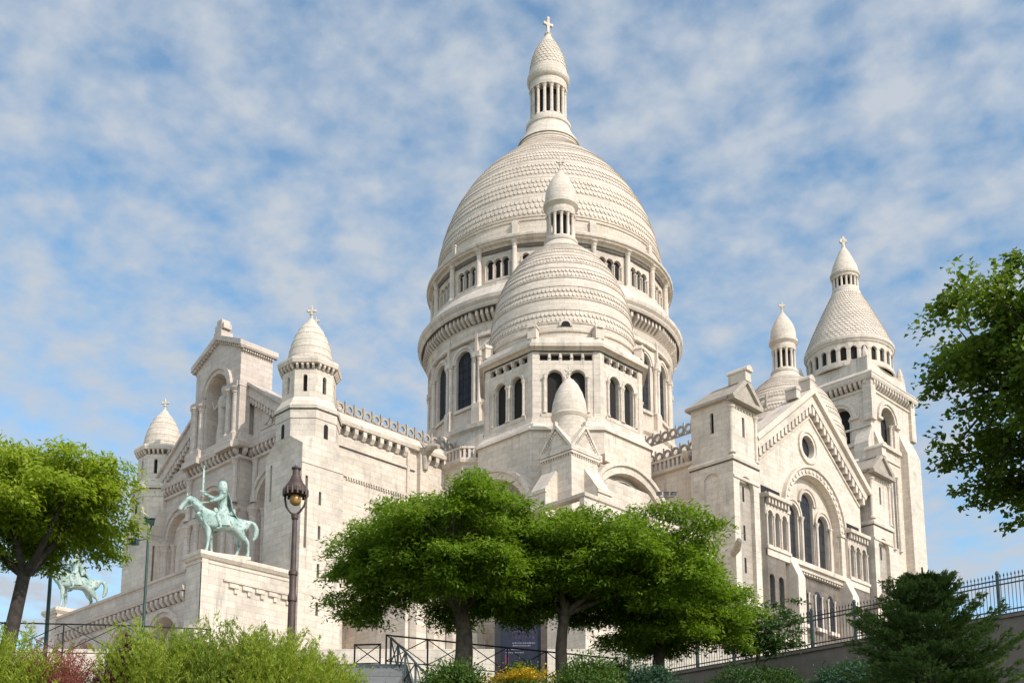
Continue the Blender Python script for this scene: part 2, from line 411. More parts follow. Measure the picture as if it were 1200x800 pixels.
for k in range(20):
    az = pi/10*k+pi/20; cm = MB()
    F = frame((c[0]+14.0*math.cos(az), c[1]+14.0*math.sin(az)), az)
    cm.column(*F(0, 0, 0.28)[:2], 41.4, 46.0, 0.30, 10)
    obj('gallery_column', cm, M['trim'], gallery, smooth=40)
mb = MB()
mb.sweep(ngon(c, 13.9, 60, 0), [(0, 45.6), (0.35, 45.7), (0.45, 45.95), (0.85, 46.0), (0.95, 46.2), (1.1, 46.25), (1.15, 46.5), (1.0, 46.6), (0.55, 46.65), (0.5, 47.0), (0.1, 47.1), (-0.3, 47.1), (-0.3, 45.6)])
obj('gallery_cornice', mb, M['trim'], gallery)
mb = MB(); mb.sweep(ngon(c, 13.9, 60, 0), [(0.10, 45.35), (0.16, 45.35), (0.3, 45.66), (0.10, 45.66)]); obj('sooty_frieze', mb, M['soot'], gallery)  # dark strip paints the shade below the gallery cornice
PR = [(13.85, 46.4), (13.8, 48.5), (13.55, 50.5), (13.1, 52.5), (12.4, 54.8), (11.4, 57.0), (10.1, 59.2), (8.45, 61.3), (6.7, 63.1), (5.0, 64.7), (4.05, 65.7), (3.65, 66.8)]
mb = MB()
fine = [(rz_(PR, z), z) for z in spread(46.4, 66.8, 44)]
mb.lathe(fine, 96, c)
for z in (48.7, 49.15): mb.sweep(ngon(c, rz_(PR, z)-0.02, 72, 0), [(0, z-0.12), (0.16, z-0.08), (0.16, z+0.08), (0, z+0.14)])
rows = []; z = 49.4; step = 0.72
while z < 65.2:
    sub = []
    for q in range(3):
        st = step*max(0.52, math.cos(math.atan2(z-47, 20))*1.05)
        sub.append((z, z+st*1.12)); z += st
    rows += sub[::-1]
    zb = z+0.10
    if zb < 65:
        mb.sweep(ngon(c, rz_(PR, zb)-0.02, 72, 0), [(0, zb-0.08), (0.05, zb-0.06), (0.05, zb+0.10), (0, zb+0.12)])
        zb2 = zb+0.62*max(0.5, math.cos(math.atan2(z-47, 20)))
        mb.sweep(ngon(c, rz_(PR, zb2)-0.02, 72, 0), [(0, zb2-0.08), (0.05, zb2-0.06), (0.05, zb2+0.06), (0, zb2+0.10)])
        z = zb2+0.06
scales(mb, c, PR, rows, 160, 0.125)
dome = obj('main_dome', mb, M['dome'], BAS, (c[0], c[1], 46.4), smooth=25)
for k in range(10):
    az = pi/5*k+pi/20; ant = MB()
    F = frame((c[0]+13.7*math.cos(az), c[1]+13.7*math.sin(az)), az)
    ant.fbox(F, -0.35, 0.35, 47.0, 48.3, 0, 0.45); ant.ring(F, 0, 48.3, 0.0, 0.42, 0, 0.45, 8)
    obj('dome_ornament', ant, M['trim'], dome)
def lantern(par, c, z, s, ncol, prof_neck, ring_r, col_r, col_z, cap, tip, cross, rcol):
    """open round lantern: neck, ring of columns round a dark core, capped by a scaled bulb"""
    mb = MB(); mb.lathe(prof_neck, 40, c)
    l = obj('lantern', mb, M['spire'], par, (c[0], c[1], prof_neck[0][1]), smooth=30)
    for k in range(ncol):
        cm = MB(); a = 2*pi*(k+0.5)/ncol; cm.column(c[0]+col_r*math.cos(a), c[1]+col_r*math.sin(a), col_z[0], col_z[1], rcol, 8)
        obj('lantern_column', cm, M['trim'], par, smooth=40)
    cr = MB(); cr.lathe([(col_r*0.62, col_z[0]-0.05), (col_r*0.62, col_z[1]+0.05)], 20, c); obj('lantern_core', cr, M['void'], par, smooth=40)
    cp = MB(); cp.lathe(cap, 40, c)
    o = obj('lantern_cap', cp, M['spire'], par, (c[0], c[1], cap[0][1]), smooth=30)
    return l, o, cap
neck = [(3.95, 66.6), (3.75, 67.1), (3.2, 67.9), (2.85, 68.7), (2.72, 69.1), (2.85, 69.2), (2.85, 69.6), (2.6, 69.75), (2.6, 70.0), (2.4, 70.2), (2.35, 70.4)]
cap = [(2.35, 74.4), (2.4, 74.7), (2.35, 75.4), (2.55, 75.55), (2.68, 75.8), (2.68, 76.4), (2.4, 76.55), (2.38, 77.2), (2.25, 78.3), (2.02, 79.3), (1.65, 80.3), (1.15, 81.3), (0.6, 82.2), (0.38, 82.6), (0.38, 82.9)]
lantern(dome, c, 0, 1, 15, neck, 2.7, 2.10, (70.35, 74.45), cap, 82.6, 3, 0.21)
sc = MB(); pc = [(2.36, 77.3), (2.25, 78.3), (2.02, 79.3), (1.65, 80.3), (1.15, 81.3), (0.6, 82.2)]
scales(sc, c, pc, [(z, z+0.52) for z in (77.5, 77.95, 78.4, 78.85, 79.3, 79.75, 80.2, 80.65, 81.1)][::-1], 26, 0.07)
obj('cap_scales', sc, M['spire'], dome, (c[0], c[1], 77))
cs = MB(); F = frame(c, -pi/4+0.5)
cs.lathe([(0.38, 82.7), (0.5, 82.9), (0.22, 83.2), (0.18, 83.5)], 8, c)
cs.fbox(F, -0.17, 0.17, 83.2, 85.2, -0.14, 0.14); cs.fbox(F, -0.5, 0.5, 84.2, 84.5, -0.13, 0.13)
for u, v in ((-0.52, 84.35), (0.52, 84.35), (0, 85.2)): cs.extrude(F, circ(u, v, 0.2, 8), -0.17, 0.17)
cs.extrude(F, circ(0, 84.35, 0.36, 10), -0.1, 0.1)
obj('cross', cs, M['trim'], dome)

# ---------------------------------------------------------------- small dome (built once, copied to the four corners)
c = (B0, D0-B0)
mb = MB(); wins = []
RV = 7.85; AP = RV*math.cos(pi/8)
for k in range(8):
    az = pi/4*k; o = (c[0]+AP*math.cos(az), c[1]+AP*math.sin(az)); F = frame(o, az); hw = RV*math.sin(pi/8)
    hs = [arch(u, 16.15, 1.36, 19.5, 10) for u in (-1.02, 1.02)]
    slots = [[(u-0.36, 21.15), (u+0.36, 21.15), (u+0.36, 21.78), (u-0.36, 21.78)] for u in spread(-2.0, 2.0, 5)]
    mb.panel(F, [(-hw, 15.2), (hw, 15.2), (hw, 22.1), (-hw, 22.1)], hs+slots, 0.42)
    for u in (-1.02, 1.02):
        mb.ring(F, u, 19.5, 0.72, 0.98, 0, 0.12, 12); 
    for u in (-1.95, -0.13, 0.13, 1.95): mb.column(*F(u, 0, 0.10)[:2], 16.1, 19.5, 0.13, 8)
    for u in spread(-1.5, 1.5, 4): mb.fbox(F, u-0.10, u+0.10, 21.35, 21.75, 0, 0.14)
    mb.fbox(F, -hw-0.02, -hw+0.55, 15.2, 22.1, -0.2, 0.07); mb.fbox(F, hw-0.55, hw+0.02, 15.2, 22.1, -0.2, 0.07)
    mb.fbox(F, -2.25, 2.25, 15.75, 16.1, 0, 0.16)
    wins.append((F, hs, slots))
OC = ngon(c, 7.85, 8, pi/8)
mb.prism(ngon(c, 8.62, 8, pi/8), -8.4, 14.3)
mb.sweep(OC, [(-0.4, 15.9), (0.12, 15.75), (0.25, 15.2), (0.85, 14.5), (0.92, 14.2), (-0.4, 14.2)])
sdt = obj('small_dome_tower', mb, M['stone'], BAS, (c[0], c[1], -8.4))
for F, hs, slots in wins:
    for h in hs:
        g = MB(); g.sheet(F, h, -0.39); obj('tower_opening', g, M['void'], sdt, recalc=False)
    g = MB()
    for h in slots: g.sheet(F, h, -0.39)
    obj('corbel_recess', g, M['void'], sdt, recalc=False)
mb = MB()
mb.sweep(OC, [(0, 22.0), (0.12, 22.02), (0.3, 22.2), (0.62, 22.25), (0.66, 22.55), (0.35, 22.65), (0.15, 23.3), (-0.05, 23.4), (-1.2, 23.55), (-1.2, 22.0)])
obj('tower_cornice', mb, M['trim'], sdt)
mb = MB(); mb.sweep(OC, [(0.02, 21.93), (0.14, 21.95), (0.14, 22.03), (0.02, 22.03)]); obj('grimy_line', mb, M['grime'], sdt)  # dark line paints the shade under the tower cornice
PS = [(7.15, 23.3), (7.1, 24.6), (7.0, 25.6), (6.85, 27.0), (6.55, 28.9), (6.05, 30.7), (5.3, 32.3), (4.3, 33.8), (3.2, 34.9), (2.45, 35.5), (1.95, 36.0), (1.7, 36.4)]
mb = MB(); mb.lathe([(rz_(PS, z), z) for z in spread(23.3, 36.4, 36)], 80, c)
bands = [(25.0, 26.2), (27.6, 28.7), (29.9, 30.9), (31.8, 32.7), (33.4, 34.1), (34.7, 35.2)]
for z0, z1 in bands:
    for z in (z0-0.08, z1+0.10): mb.sweep(ngon(c, rz_(PS, z)-0.02, 64, 0), [(0, z-0.07), (0.11, z-0.06), (0.11, z+0.06), (0, z+0.08)])
    nr = 2; h = (z1-z0)/nr
    scales(mb, c, PS, [(z0+h*q, z0+h*(q+1)*1.02) for q in range(nr)][::-1], 110, 0.11)
mb.sweep(ngon(c, 7.1, 64, 0), [(0, 23.9), (0.18, 24.0), (0.18, 24.2), (0, 24.3)])
sd_ = obj('small_dome', mb, M['sdome'], sdt, (c[0], c[1], 23.3), smooth=25)
for k in range(8):
    ac = MB(); az = pi/8+pi/4*k; F = frame((c[0]+7.75*math.cos(az), c[1]+7.75*math.sin(az)), az)
    ac.fbox(F, -0.42, 0.42, 23.2, 24.2, -0.45, 0.3); ac.ring(F, 0, 24.2, 0.0, 0.5, -0.45, 0.34, 10); ac.ring(F, 0, 24.2, 0.0, 0.28, 0.34, 0.46, 8)
    obj('acroterion', ac, M['trim'], sdt)
for k in range(4):
    dm = MB(); az = -pi/4+pi/2*k; F = frame((c[0]+6.9*math.cos(az), c[1]+6.9*math.sin(az)), az)
    dm.ring(F, 0, 24.55, 0.42, 0.6, -0.5, 0.36, 10)
    obj('dormer', dm, M['trim'], sdt)
    dm = MB(); dm.extrude(F, [(0.42*math.cos(t), 24.55+0.42*math.sin(t)) for t in spread(0, pi, 9)], -0.4, 0.33)
    obj('dormer_opening', dm, M['void'], sdt)
neck = [(2.5, 35.4), (1.95, 35.95), (1.6, 36.5), (1.68, 36.6), (1.68, 36.85), (1.5, 36.95), (1.45, 37.1)]
cap = [(1.4, 39.55), (1.45, 39.75), (1.42, 40.3), (1.6, 40.45), (1.74, 40.6), (1.72, 40.95), (1.55, 41.05), (1.54, 41.8), (1.42, 42.5), (1.15, 43.2), (0.75, 43.9), (0.4, 44.4), (0.22, 44.7)]
lantern(sdt, c, 0, 1, 12, neck, 1.6, 1.27, (37.05, 39.6), cap, 44.7, 1.4, 0.15)
fm = MB(); fleuron(fm, c[0], c[1], 44.6, 1.6); obj('finial', fm, M['trim'], sdt)
for dx, dy in ((0, 2*B0), (-2*B0, 0)):
    cc = copy_tree(sdt, BAS); cc.location = sdt.location+Vector((dx, dy, -2.2 if dx else 0))

# ---------------------------------------------------------------- corner turret with crossed gables in front of the small dome
tcx, tcy, hf = 28.05, 16.1, 1.68
mb = MB()
mb.box(tcx-hf, tcx+hf, tcy-hf, tcy+hf, GZ, 10.2)
for F in (FE(tcx+hf-0.001), FS(tcy-hf+0.001)):
    u0 = tcy if F(0, 0, 0)[0] > tcx+hf-0.1 else tcx
    mb.extrude(F, [(u0-hf-0.1, 10.2), (u0+hf+0.1, 10.2), (u0, 12.35)], -2*hf, 0.06)
    mb.extrude(F, [(u0-hf-0.2, 10.2), (u0, 12.5), (u0+hf+0.2, 10.2), (u0+hf+0.2, 10.55), (u0, 12.9), (u0-hf-0.2, 10.55)], -2*hf, 0.2)
    mb.fbox(F, u0-hf-0.1, u0+hf+0.1, 9.95, 10.15, -0.1, 0.16)
    for k in range(11):
        for sg in (-1, 1):
            t = (k+0.5)/11; mb.fbox(F, u0+sg*(hf+0.1)*(1-t)-0.06, u0+sg*(hf+0.1)*(1-t)+0.06, 10.2+2.0*t-0.1, 10.2+2.0*t+0.12, 0.06, 0.15)
    for k in range(12): mb.fbox(F, u0-hf+0.14+k*0.28, u0-hf+0.26+k*0.28, 9.78, 9.95, -0.05, 0.12)
    mb.extrude(F, [(u0-0.13, 12.7), (u0+0.13, 12.7), (u0+0.1, 13.1), (u0-0.1, 13.1)], -0.1, 0.25)
    # weathered buttress leaning on the turret foot
    q = [(-1.1, GZ), (1.1, GZ), (1.1, 6.2), (-1.1, 6.2)]
crt = obj('corner_turret', mb, M['stone'], BAS, (tcx, tcy, GZ))
mb = MB()
for F, u0 in ((FE(tcx+hf), tcy+0.75), (FS(tcy-hf), tcx-0.75)):
    vs = []
    for u in (u0-0.85, u0+0.85):
        for w_, v in ((0, 9.0), (1.5, 6.9), (1.5, GZ), (0, GZ)): vs.append(F(u, v, w_))
    mb.add(vs, [(0, 1, 2, 3), (7, 6, 5, 4), (0, 4, 5, 1), (1, 5, 6, 2), (2, 6, 7, 3)])
    mb.fbox(F, u0-0.95, u0+0.95, 6.55, 6.85, 1.4, 1.62)
obj('turret_buttress', mb, M['stone'], crt)
mb = MB(); mb.lathe([(1.42, 10.5), (1.42, 13.7), (1.55, 13.85), (1.6, 14.05), (1.5, 14.15), (1.52, 14.5), (1.42, 15.3), (1.15, 16.2), (0.8, 16.9), (0.42, 17.4), (0.2, 17.55)], 32, (tcx, tcy))
obj('turret_cap', mb, M['spire'], crt, (tcx, tcy, 10.5), smooth=30)
fm = MB(); fleuron(fm, tcx, tcy, 17.45, 1.3); obj('finial', fm, M['trim'], crt)

# ---------------------------------------------------------------- lower chapel fronts with big round arches under the small dome
def chapel(F, u0, nm):
    """round-gabled chapel wall: arch moulding, rose window in tracery"""
    mb = MB(); RC = 7.0; zc = 5.1; Ro = 5.9
    outl = [(u0-6.6, GZ), (u0+6.6, GZ), (u0+6.6, 5.0)]+[(u0+(Ro+0.25)*math.cos(t), zc+(Ro+0.25)*math.sin(t)) for t in spread(0, pi, 25)]+[(u0-6.6, 5.0)]
    hole = [(u0-5.1, -6), (u0+5.1, -6)]+[(u0+5.1*math.cos(t), zc+5.1*math.sin(t)) for t in spread(0, pi, 21)]
    mb.panel(F, outl, [hole], 0.9)
    n = len(outl); mb.add([F(u, v, 0) for u, v in outl]+[F(u, v, -5) for u, v in outl], [(i, (i+1) % n, n+(i+1) % n, n+i) for i in range(n)])
    mb.ring(F, u0, zc, 5.15, 5.8, 0, 0.22, 28); mb.ring(F, u0, zc, 5.8, 6.15, 0, 0.42, 28)
    ch = obj('chapel_front', mb, M['stone'], BAS, F(u0, GZ, 0))
    t = MB(); t.panel(F, hole, [circ(u0, RC, 2.2, 28)], 0.25)
    off = F(0, 0, -0.6); o0 = F(0, 0, 0); dv = Vector(off)-Vector(o0)
    t.v = [tuple(Vector(p)+dv) for p in t.v]
    t2 = MB()
    for k in range(10):
        a = 2*pi*k/10+0.31; t2.ring(F, u0+1.55*math.cos(a), RC+1.55*math.sin(a), 0.46, 0.62, -0.92, -0.66, 12, a-1.75, a+1.75)
    t2.ring(F, u0, RC, 2.2, 2.5, -0.6, -0.42, 28, 0, 2*pi); t2.ring(F, u0, RC, 2.7, 2.95, -0.6, -0.45, 28, 0, 2*pi)
    t.add(t2.v, t2.f)
    obj('tracery', t, M['soot_light'], ch)
    g = MB(); g.sheet(F, circ(u0, RC, 2.25, 28), -0.93); obj('window', g, M['rose'], ch, recalc=False)

M['rose'] = simple('rose_window', (0.20, 0.175, 0.165), 0.6, nscale=3, var=0.3)
chapel(FE(29.2), 22.6, 'e'); chapel(FS(14.9), 19.4, 's')
mb = MB(); mb.box(10, 29.0, 15.1, 31.5, GZ, 4.9)
# ruined looking stepped gutter blocks on the shoulder of the arch
for k, (y, z, h) in enumerate(((25.2, 10.3, .9), (26.4, 9.9, .8), (27.4, 9.2, .9), (20.0, 10.9, .7), (18.9, 10.6, .6))): mb.box(28.3, 29.0, y-0.35, y+0.35, z, z+h)
mb.prism([(28.2, 15.0), (29.15, 15.0), (29.15, 30.5), (28.2, 30.5)], 4.9, 9.3)
obj('chapel_body', mb, M['stone'], BAS)
# ground storey chapels with parapet
mb = MB(); mb.box(24, 33.0, 12.2, 29.3, GZ, 3.6); mb.box(32.6, 33.1, 12.1, 29.3, 3.6, 4.9)
mb.sweep([(24, 12.2), (33.05, 12.2), (33.05, 29.3)], [(0, 4.7), (0.2, 4.75), (0.25, 5.0), (0.1, 5.1), (-0.5, 5.1), (-0.5, 4.7)], False)
mb.sweep([(24, 12.2), (33.0, 12.2), (33.0, 29.3)], [(0, 3.0), (0.35, 3.1), (0.4, 3.5), (0, 3.6)], False)
corbels(mb, [(33.0, 12.2), (33.0, 29.3)], False, 2.3, 3.0, 0, 0.3, 0.6, 0.28)
st = obj('side_chapel', mb, M['stone'], BAS); flush(st)
for y in (14.5, 17.5, 20.5, 23.5, 26.5):
    g = MB(); g.extrude(FE(33.02), arch(y, -3.5, 1.2, 0.4), -0.05, 0.0); obj('window', g, M['glass'], st)
# ---------------------------------------------------------------- east transept: gabled front, big triple window, arcades
XE = 34.71; G0 = 44.1; GH = 9.55; ZE = 15.9; ZA = 23.2
F = FE(XE)
mb = MB()
bigw = [(G0-4.75, 5.0), (G0+4.75, 5.0)]+[(G0+4.75*math.cos(t), 9.6+4.75*math.sin(t)) for t in spread(0, pi, 25)]
ocul = circ(G0-0.4, 17.4, 1.15, 24)
mb.panel(F, [(G0-GH, GZ), (G0+GH, GZ), (G0+GH, ZE-1.2), (G0, ZA-1.3), (G0-GH, ZE-1.2)], [bigw, ocul], 0.55)
P = [(G0-GH, GZ), (G0+GH, GZ), (G0+GH, ZE-1.2), (G0, ZA-1.3), (G0-GH, ZE-1.2)]
n = 5; mb.add([F(u, v, 0) for u, v in P]+[F(u, v, -24) for u, v in P], [(i, (i+1) % n, n+(i+1) % n, n+i) for i in range(n)])
mb.ring(F, G0-0.4, 17.4, 1.15, 1.45, 0, 0.10, 24, 0, 2*pi); mb.ring(F, G0-0.4, 17.4, 1.45, 1.75, 0, 0.2, 24, 0, 2*pi)
mb.ring(F, G0, 9.6, 4.8, 5.5, 0, 0.30, 30); mb.ring(F, G0, 9.6, 5.5, 5.75, 0, 0.5, 30)
for k in range(23):
    a = pi*(k+0.5)/23; mb.extrude(F, circ(G0+5.15*math.cos(a), 9.6+5.15*math.sin(a), 0.2, 6), 0.2, 0.4)
for sg in (-1, 1):
    mb.fbox(F, G0+sg*5.27-0.48, G0+sg*5.27+0.48, 5.0, 9.6, -0.1, 0.3)
    mb.fbox(F, G0+sg*5.3-0.6, G0+sg*5.3+0.6, 9.35, 9.65, -0.1, 0.42)
tr = obj('transept', mb, M['stone'], BAS, (XE, G0, GZ))
mb = MB()
for sg in (-1, 1):       # raking cornice with brackets
    a = Vector((G0+sg*(GH+0.35), ZE-1.5)); b = Vector((G0, ZA-1.35)); d = (b-a).normalized(); no = Vector((-d.y, d.x))*(1 if sg < 0 else -1)
    if no.y < 0: no = -no
    q = [a, b, b+Vector((0, 1.35)), a+no*1.0]
    mb.extrude(F, [(p.x, p.y) for p in (q if sg < 0 else q[::-1])], -1.2, 0.55)
    q2 = [a+no*0.8, b+Vector((0, 1.05)), b+Vector((0, 1.75)), a+no*1.35]
    mb.extrude(F, [(p.x, p.y) for p in (q2 if sg < 0 else q2[::-1])], -1.4, 0.9)
    ln = (b-a).length; k = 15
    q3 = [a-no*1.02, b-Vector((0, 1.35)), b-Vector((0, 1.12)), a-no*0.85]
    mb.extrude(F, [(p.x, p.y) for p in (q3 if sg < 0 else q3[::-1])], -0.2, 0.14)
    for i in range(k):
        p = a+d*(ln*(i+0.5)/k)
        mb.fbox(F, p.x-0.22, p.x+0.22, p.y-0.78, p.y+0.05, -0.05, 0.48)
obj('gable_cornice', mb, M['trim'], tr)
for sg in (-1, 1):
    g = MB(); q = [(G0+sg*(GH+0.3), ZE-2.3), (G0+sg*(GH+0.3), ZE-1.45), (G0, ZA-1.3), (G0, ZA-2.45)]; g.extrude(F, q if sg < 0 else q[::-1], -0.05, 0.03); obj('grimy_band', g, M['grime'], tr)  # dark plate paints the shade between the raking brackets
for y, z, s_ in ((G0-0.2, ZA+0.0, 0.95), (G0-2.9, ZA-1.7, 0.8)):
    mb = MB(); mb.fbox(F, y-0.45*s_, y+0.45*s_, z, z+1.1*s_, -0.5, 0.75); mb.ring(F, y, z+1.1*s_, 0, 0.58*s_, -0.5, 0.8, 10)
    obj('acroterion', mb, M['trim'], tr)
g = MB(); g.sheet(F, ocul, -0.5); obj('oculus', g, M['glass'], tr, recalc=False)
Fi = FE(XE-0.55)
wd = [(41.2, 5.4, 2.0, 10.1), (43.95, 5.4, 2.3, 11.7), (46.7, 5.4, 2.0, 10.1)]
mb = MB(); hs = [arch(*q) for q in wd]
mb.panel(Fi, bigw, hs, 0.35)
for (u, v, w_, s_) in wd: mb.ring(Fi, u, s_, w_/2+0.04, w_/2+0.32, 0, 0.16, 14); mb.ring(Fi, u, s_, w_/2+0.32, w_/2+0.5, 0, 0.26, 14)
for u in (40.05, 42.55, 45.3, 47.85): mb.column(XE-0.28, u, 5.3, 10.0, 0.15, 10)
obj('window_wall', mb, M['trim'], tr, smooth=35)
for h in hs:
    g = MB(); g.sheet(Fi, h, -0.32); 
    obj('window', g, M['glass'], tr, recalc=False)
mb = MB(); mb.fbox(F, G0-5.6, G0+5.6, 4.6, 5.05, -0.1, 0.75); mb.fbox(F, G0-5.2, G0+5.2, 4.2, 4.6, -0.1, 0.5)
for k in range(22): mb.fbox(F, G0-5.1+k*0.47, G0-4.86+k*0.47, 3.98, 4.2, -0.1, 0.4)
for sg in (-1, 1):       # sloping buttresses beside the lower windows
    u0 = G0+sg*5.0; vs = []
    for u in (u0-0.62, u0+0.62):
        for w_, v in ((0, 5.0), (0.6, 5.0), (1.5, 3.0), (1.5, GZ), (0, GZ)): vs.append(F(u, v, w_))
    mb.add(vs, [(0, 1, 2, 3, 4), (9, 8, 7, 6, 5)]+[(q, 5+q, 5+(q+1) % 5, (q+1) % 5) for q in range(5)])
obj('sill_and_buttress', mb, M['trim'], tr)
mb = MB(); hs = [arch(u, -0.7, 1.0, 2.4) for u in (41.9, 44.3, 46.7)]
F2 = FE(XE+0.02)
mb.panel(F2, [(G0-4.4, GZ), (G0+4.4, GZ), (G0+4.4, 4.2), (G0-4.4, 4.2)], hs, 0.0)
hs2 = []
for sg, ys in ((-1, (35.45, 37.0)), (1, (51.2, 52.8))):
    h_ = [arch(u, -0.3, 0.85, 2.3) for u in ys]; hs2 += h_
    mb.panel(FE(XE+0.62), [(min(ys)-0.7, GZ), (max(ys)+0.8, GZ), (max(ys)+0.8, 4.3), (min(ys)-0.7, 4.3)], h_, 0.35)
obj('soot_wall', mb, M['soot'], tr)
for h in hs:
    g = MB(); g.extrude(FE(XE+0.0), h, -0.05, 0.03); obj('window', g, M['glass'], tr)
for h in hs2:
    g = MB(); g.sheet(FE(XE+0.62), h, -0.33); obj('window', g, M['glass'], tr, recalc=False)
mb = MB()
for h in hs: 
    u = (h[0][0]+h[1][0])/2
    for sg in (-1, 1): mb.column(XE+0.15, u+sg*0.62, -0.9, 2.4, 0.10, 6)
    mb.fbox(F, u-0.8, u+0.8, -1.2, -0.85, 0, 0.45)
mb.fbox(F, G0-GH, G0+GH, -3.4, -2.9, 0, 0.9)
obj('window_shaft', mb, M['trim'], tr)
for sg in (-1, 1):       # arcaded aisles either side
    ya, yb = (34.75, 38.55) if sg < 0 else (49.65, 53.45)
    mb = MB(); F3 = FE(XE+0.6)
    hs = [arch(u, 5.5, 0.86, 8.35, 10) for u in spread(ya+0.7, yb-0.7, 3)]
    mb.panel(F3, [(ya, 4.3), (yb, 4.3), (yb, 9.9), (ya, 9.9)], hs, 0.5)
    mb.fbox(F3, ya, ya+0.02, GZ, 9.9, -0.7, 0); mb.fbox(F3, yb-0.02, yb, GZ, 9.9, -0.7, 0)
    mb.fbox(F3, ya, yb, 4.35, 5.0, -0.1, 0.12); mb.fbox(F3, ya-0.1, yb+0.1, 5.0, 5.25, -0.1, 0.25)
    for u in (ya+0.12, ya+1.3, yb-1.3, yb-0.12): mb.column(XE+0.68, u, 5.3, 8.3, 0.095, 8)
    for h in hs: mb.ring(F3, (h[0][0]+h[1][0])/2, 8.35, 0.42, 0.6, 0, 0.1, 10)
    for k in range(7): mb.fbox(F3, ya+0.2+k*0.54, ya+0.46+k*0.54, 9.35, 9.9, -0.05, 0.3)
    mb.fbox(F3, ya-0.1, yb+0.1, 9.9, 10.25, -0.7, 0.5)
    mb.fbox(F3, ya, yb, 10.25, 10.4, -0.7, 0.1)
    ar = obj('arcade', mb, M['trim'], tr)
    for h in hs:
        g = MB(); g.sheet(F3, h, -0.46); obj('opening', g, M['void'], tr, recalc=False)
    g = MB(); g.fbox(F3, ya, yb, 9.3, 9.9, -0.05, 0.03); obj('grimy_band', g, M['grime'], tr)  # shade behind the arcade brackets, put in as a dark strip
    g = MB(); g.extrude(F, [(ya+0.3, 10.45), (yb-0.3, 10.45), (yb-0.3, 11.3), (ya+0.3, 11.3)], -0.1, 0.02); obj('attic_slot', g, M['void'], tr)
# roof with ring cresting behind the gable
def cresting(par, pts, r=0.42, pitch=0.95):
    """row of pierced stone rings along a line of points"""
    mb = MB(); a, b = Vector(pts[0]), Vector(pts[1]); d = (b-a); ln = d.length; d /= ln; k = int(ln/pitch)
    az = math.atan2(-d.x, d.y)
    for i in range(k):
        p = a+d*(ln*(i+0.5)/k); F = frame((p.x, p.y), az)
        mb.ring(F, 0, p.z+r+0.12, r*0.58, r, -0.09, 0.09, 12, 0, 2*pi)
        mb.fbox(F, -pitch/2, -pitch/2+0.14, p.z, p.z+r*2+0.35, -0.08, 0.08); 
    F = frame((a.x, a.y), az); mb.tube([a+Vector((0, 0, 0.06)), b+Vector((0, 0, 0.06))], 0.10, 4); 
    return obj('cresting', mb, M['soot_light'], par)
cresting(tr, ((33.6, 38.5, 20.3), (12, 38.5, 20.3)), 0.5)
mb = MB(); mb.box(13, XE-1.2, 33.9, 54.3, 13.9, 15.9); obj('transept_attic', mb, M['stone'], tr)
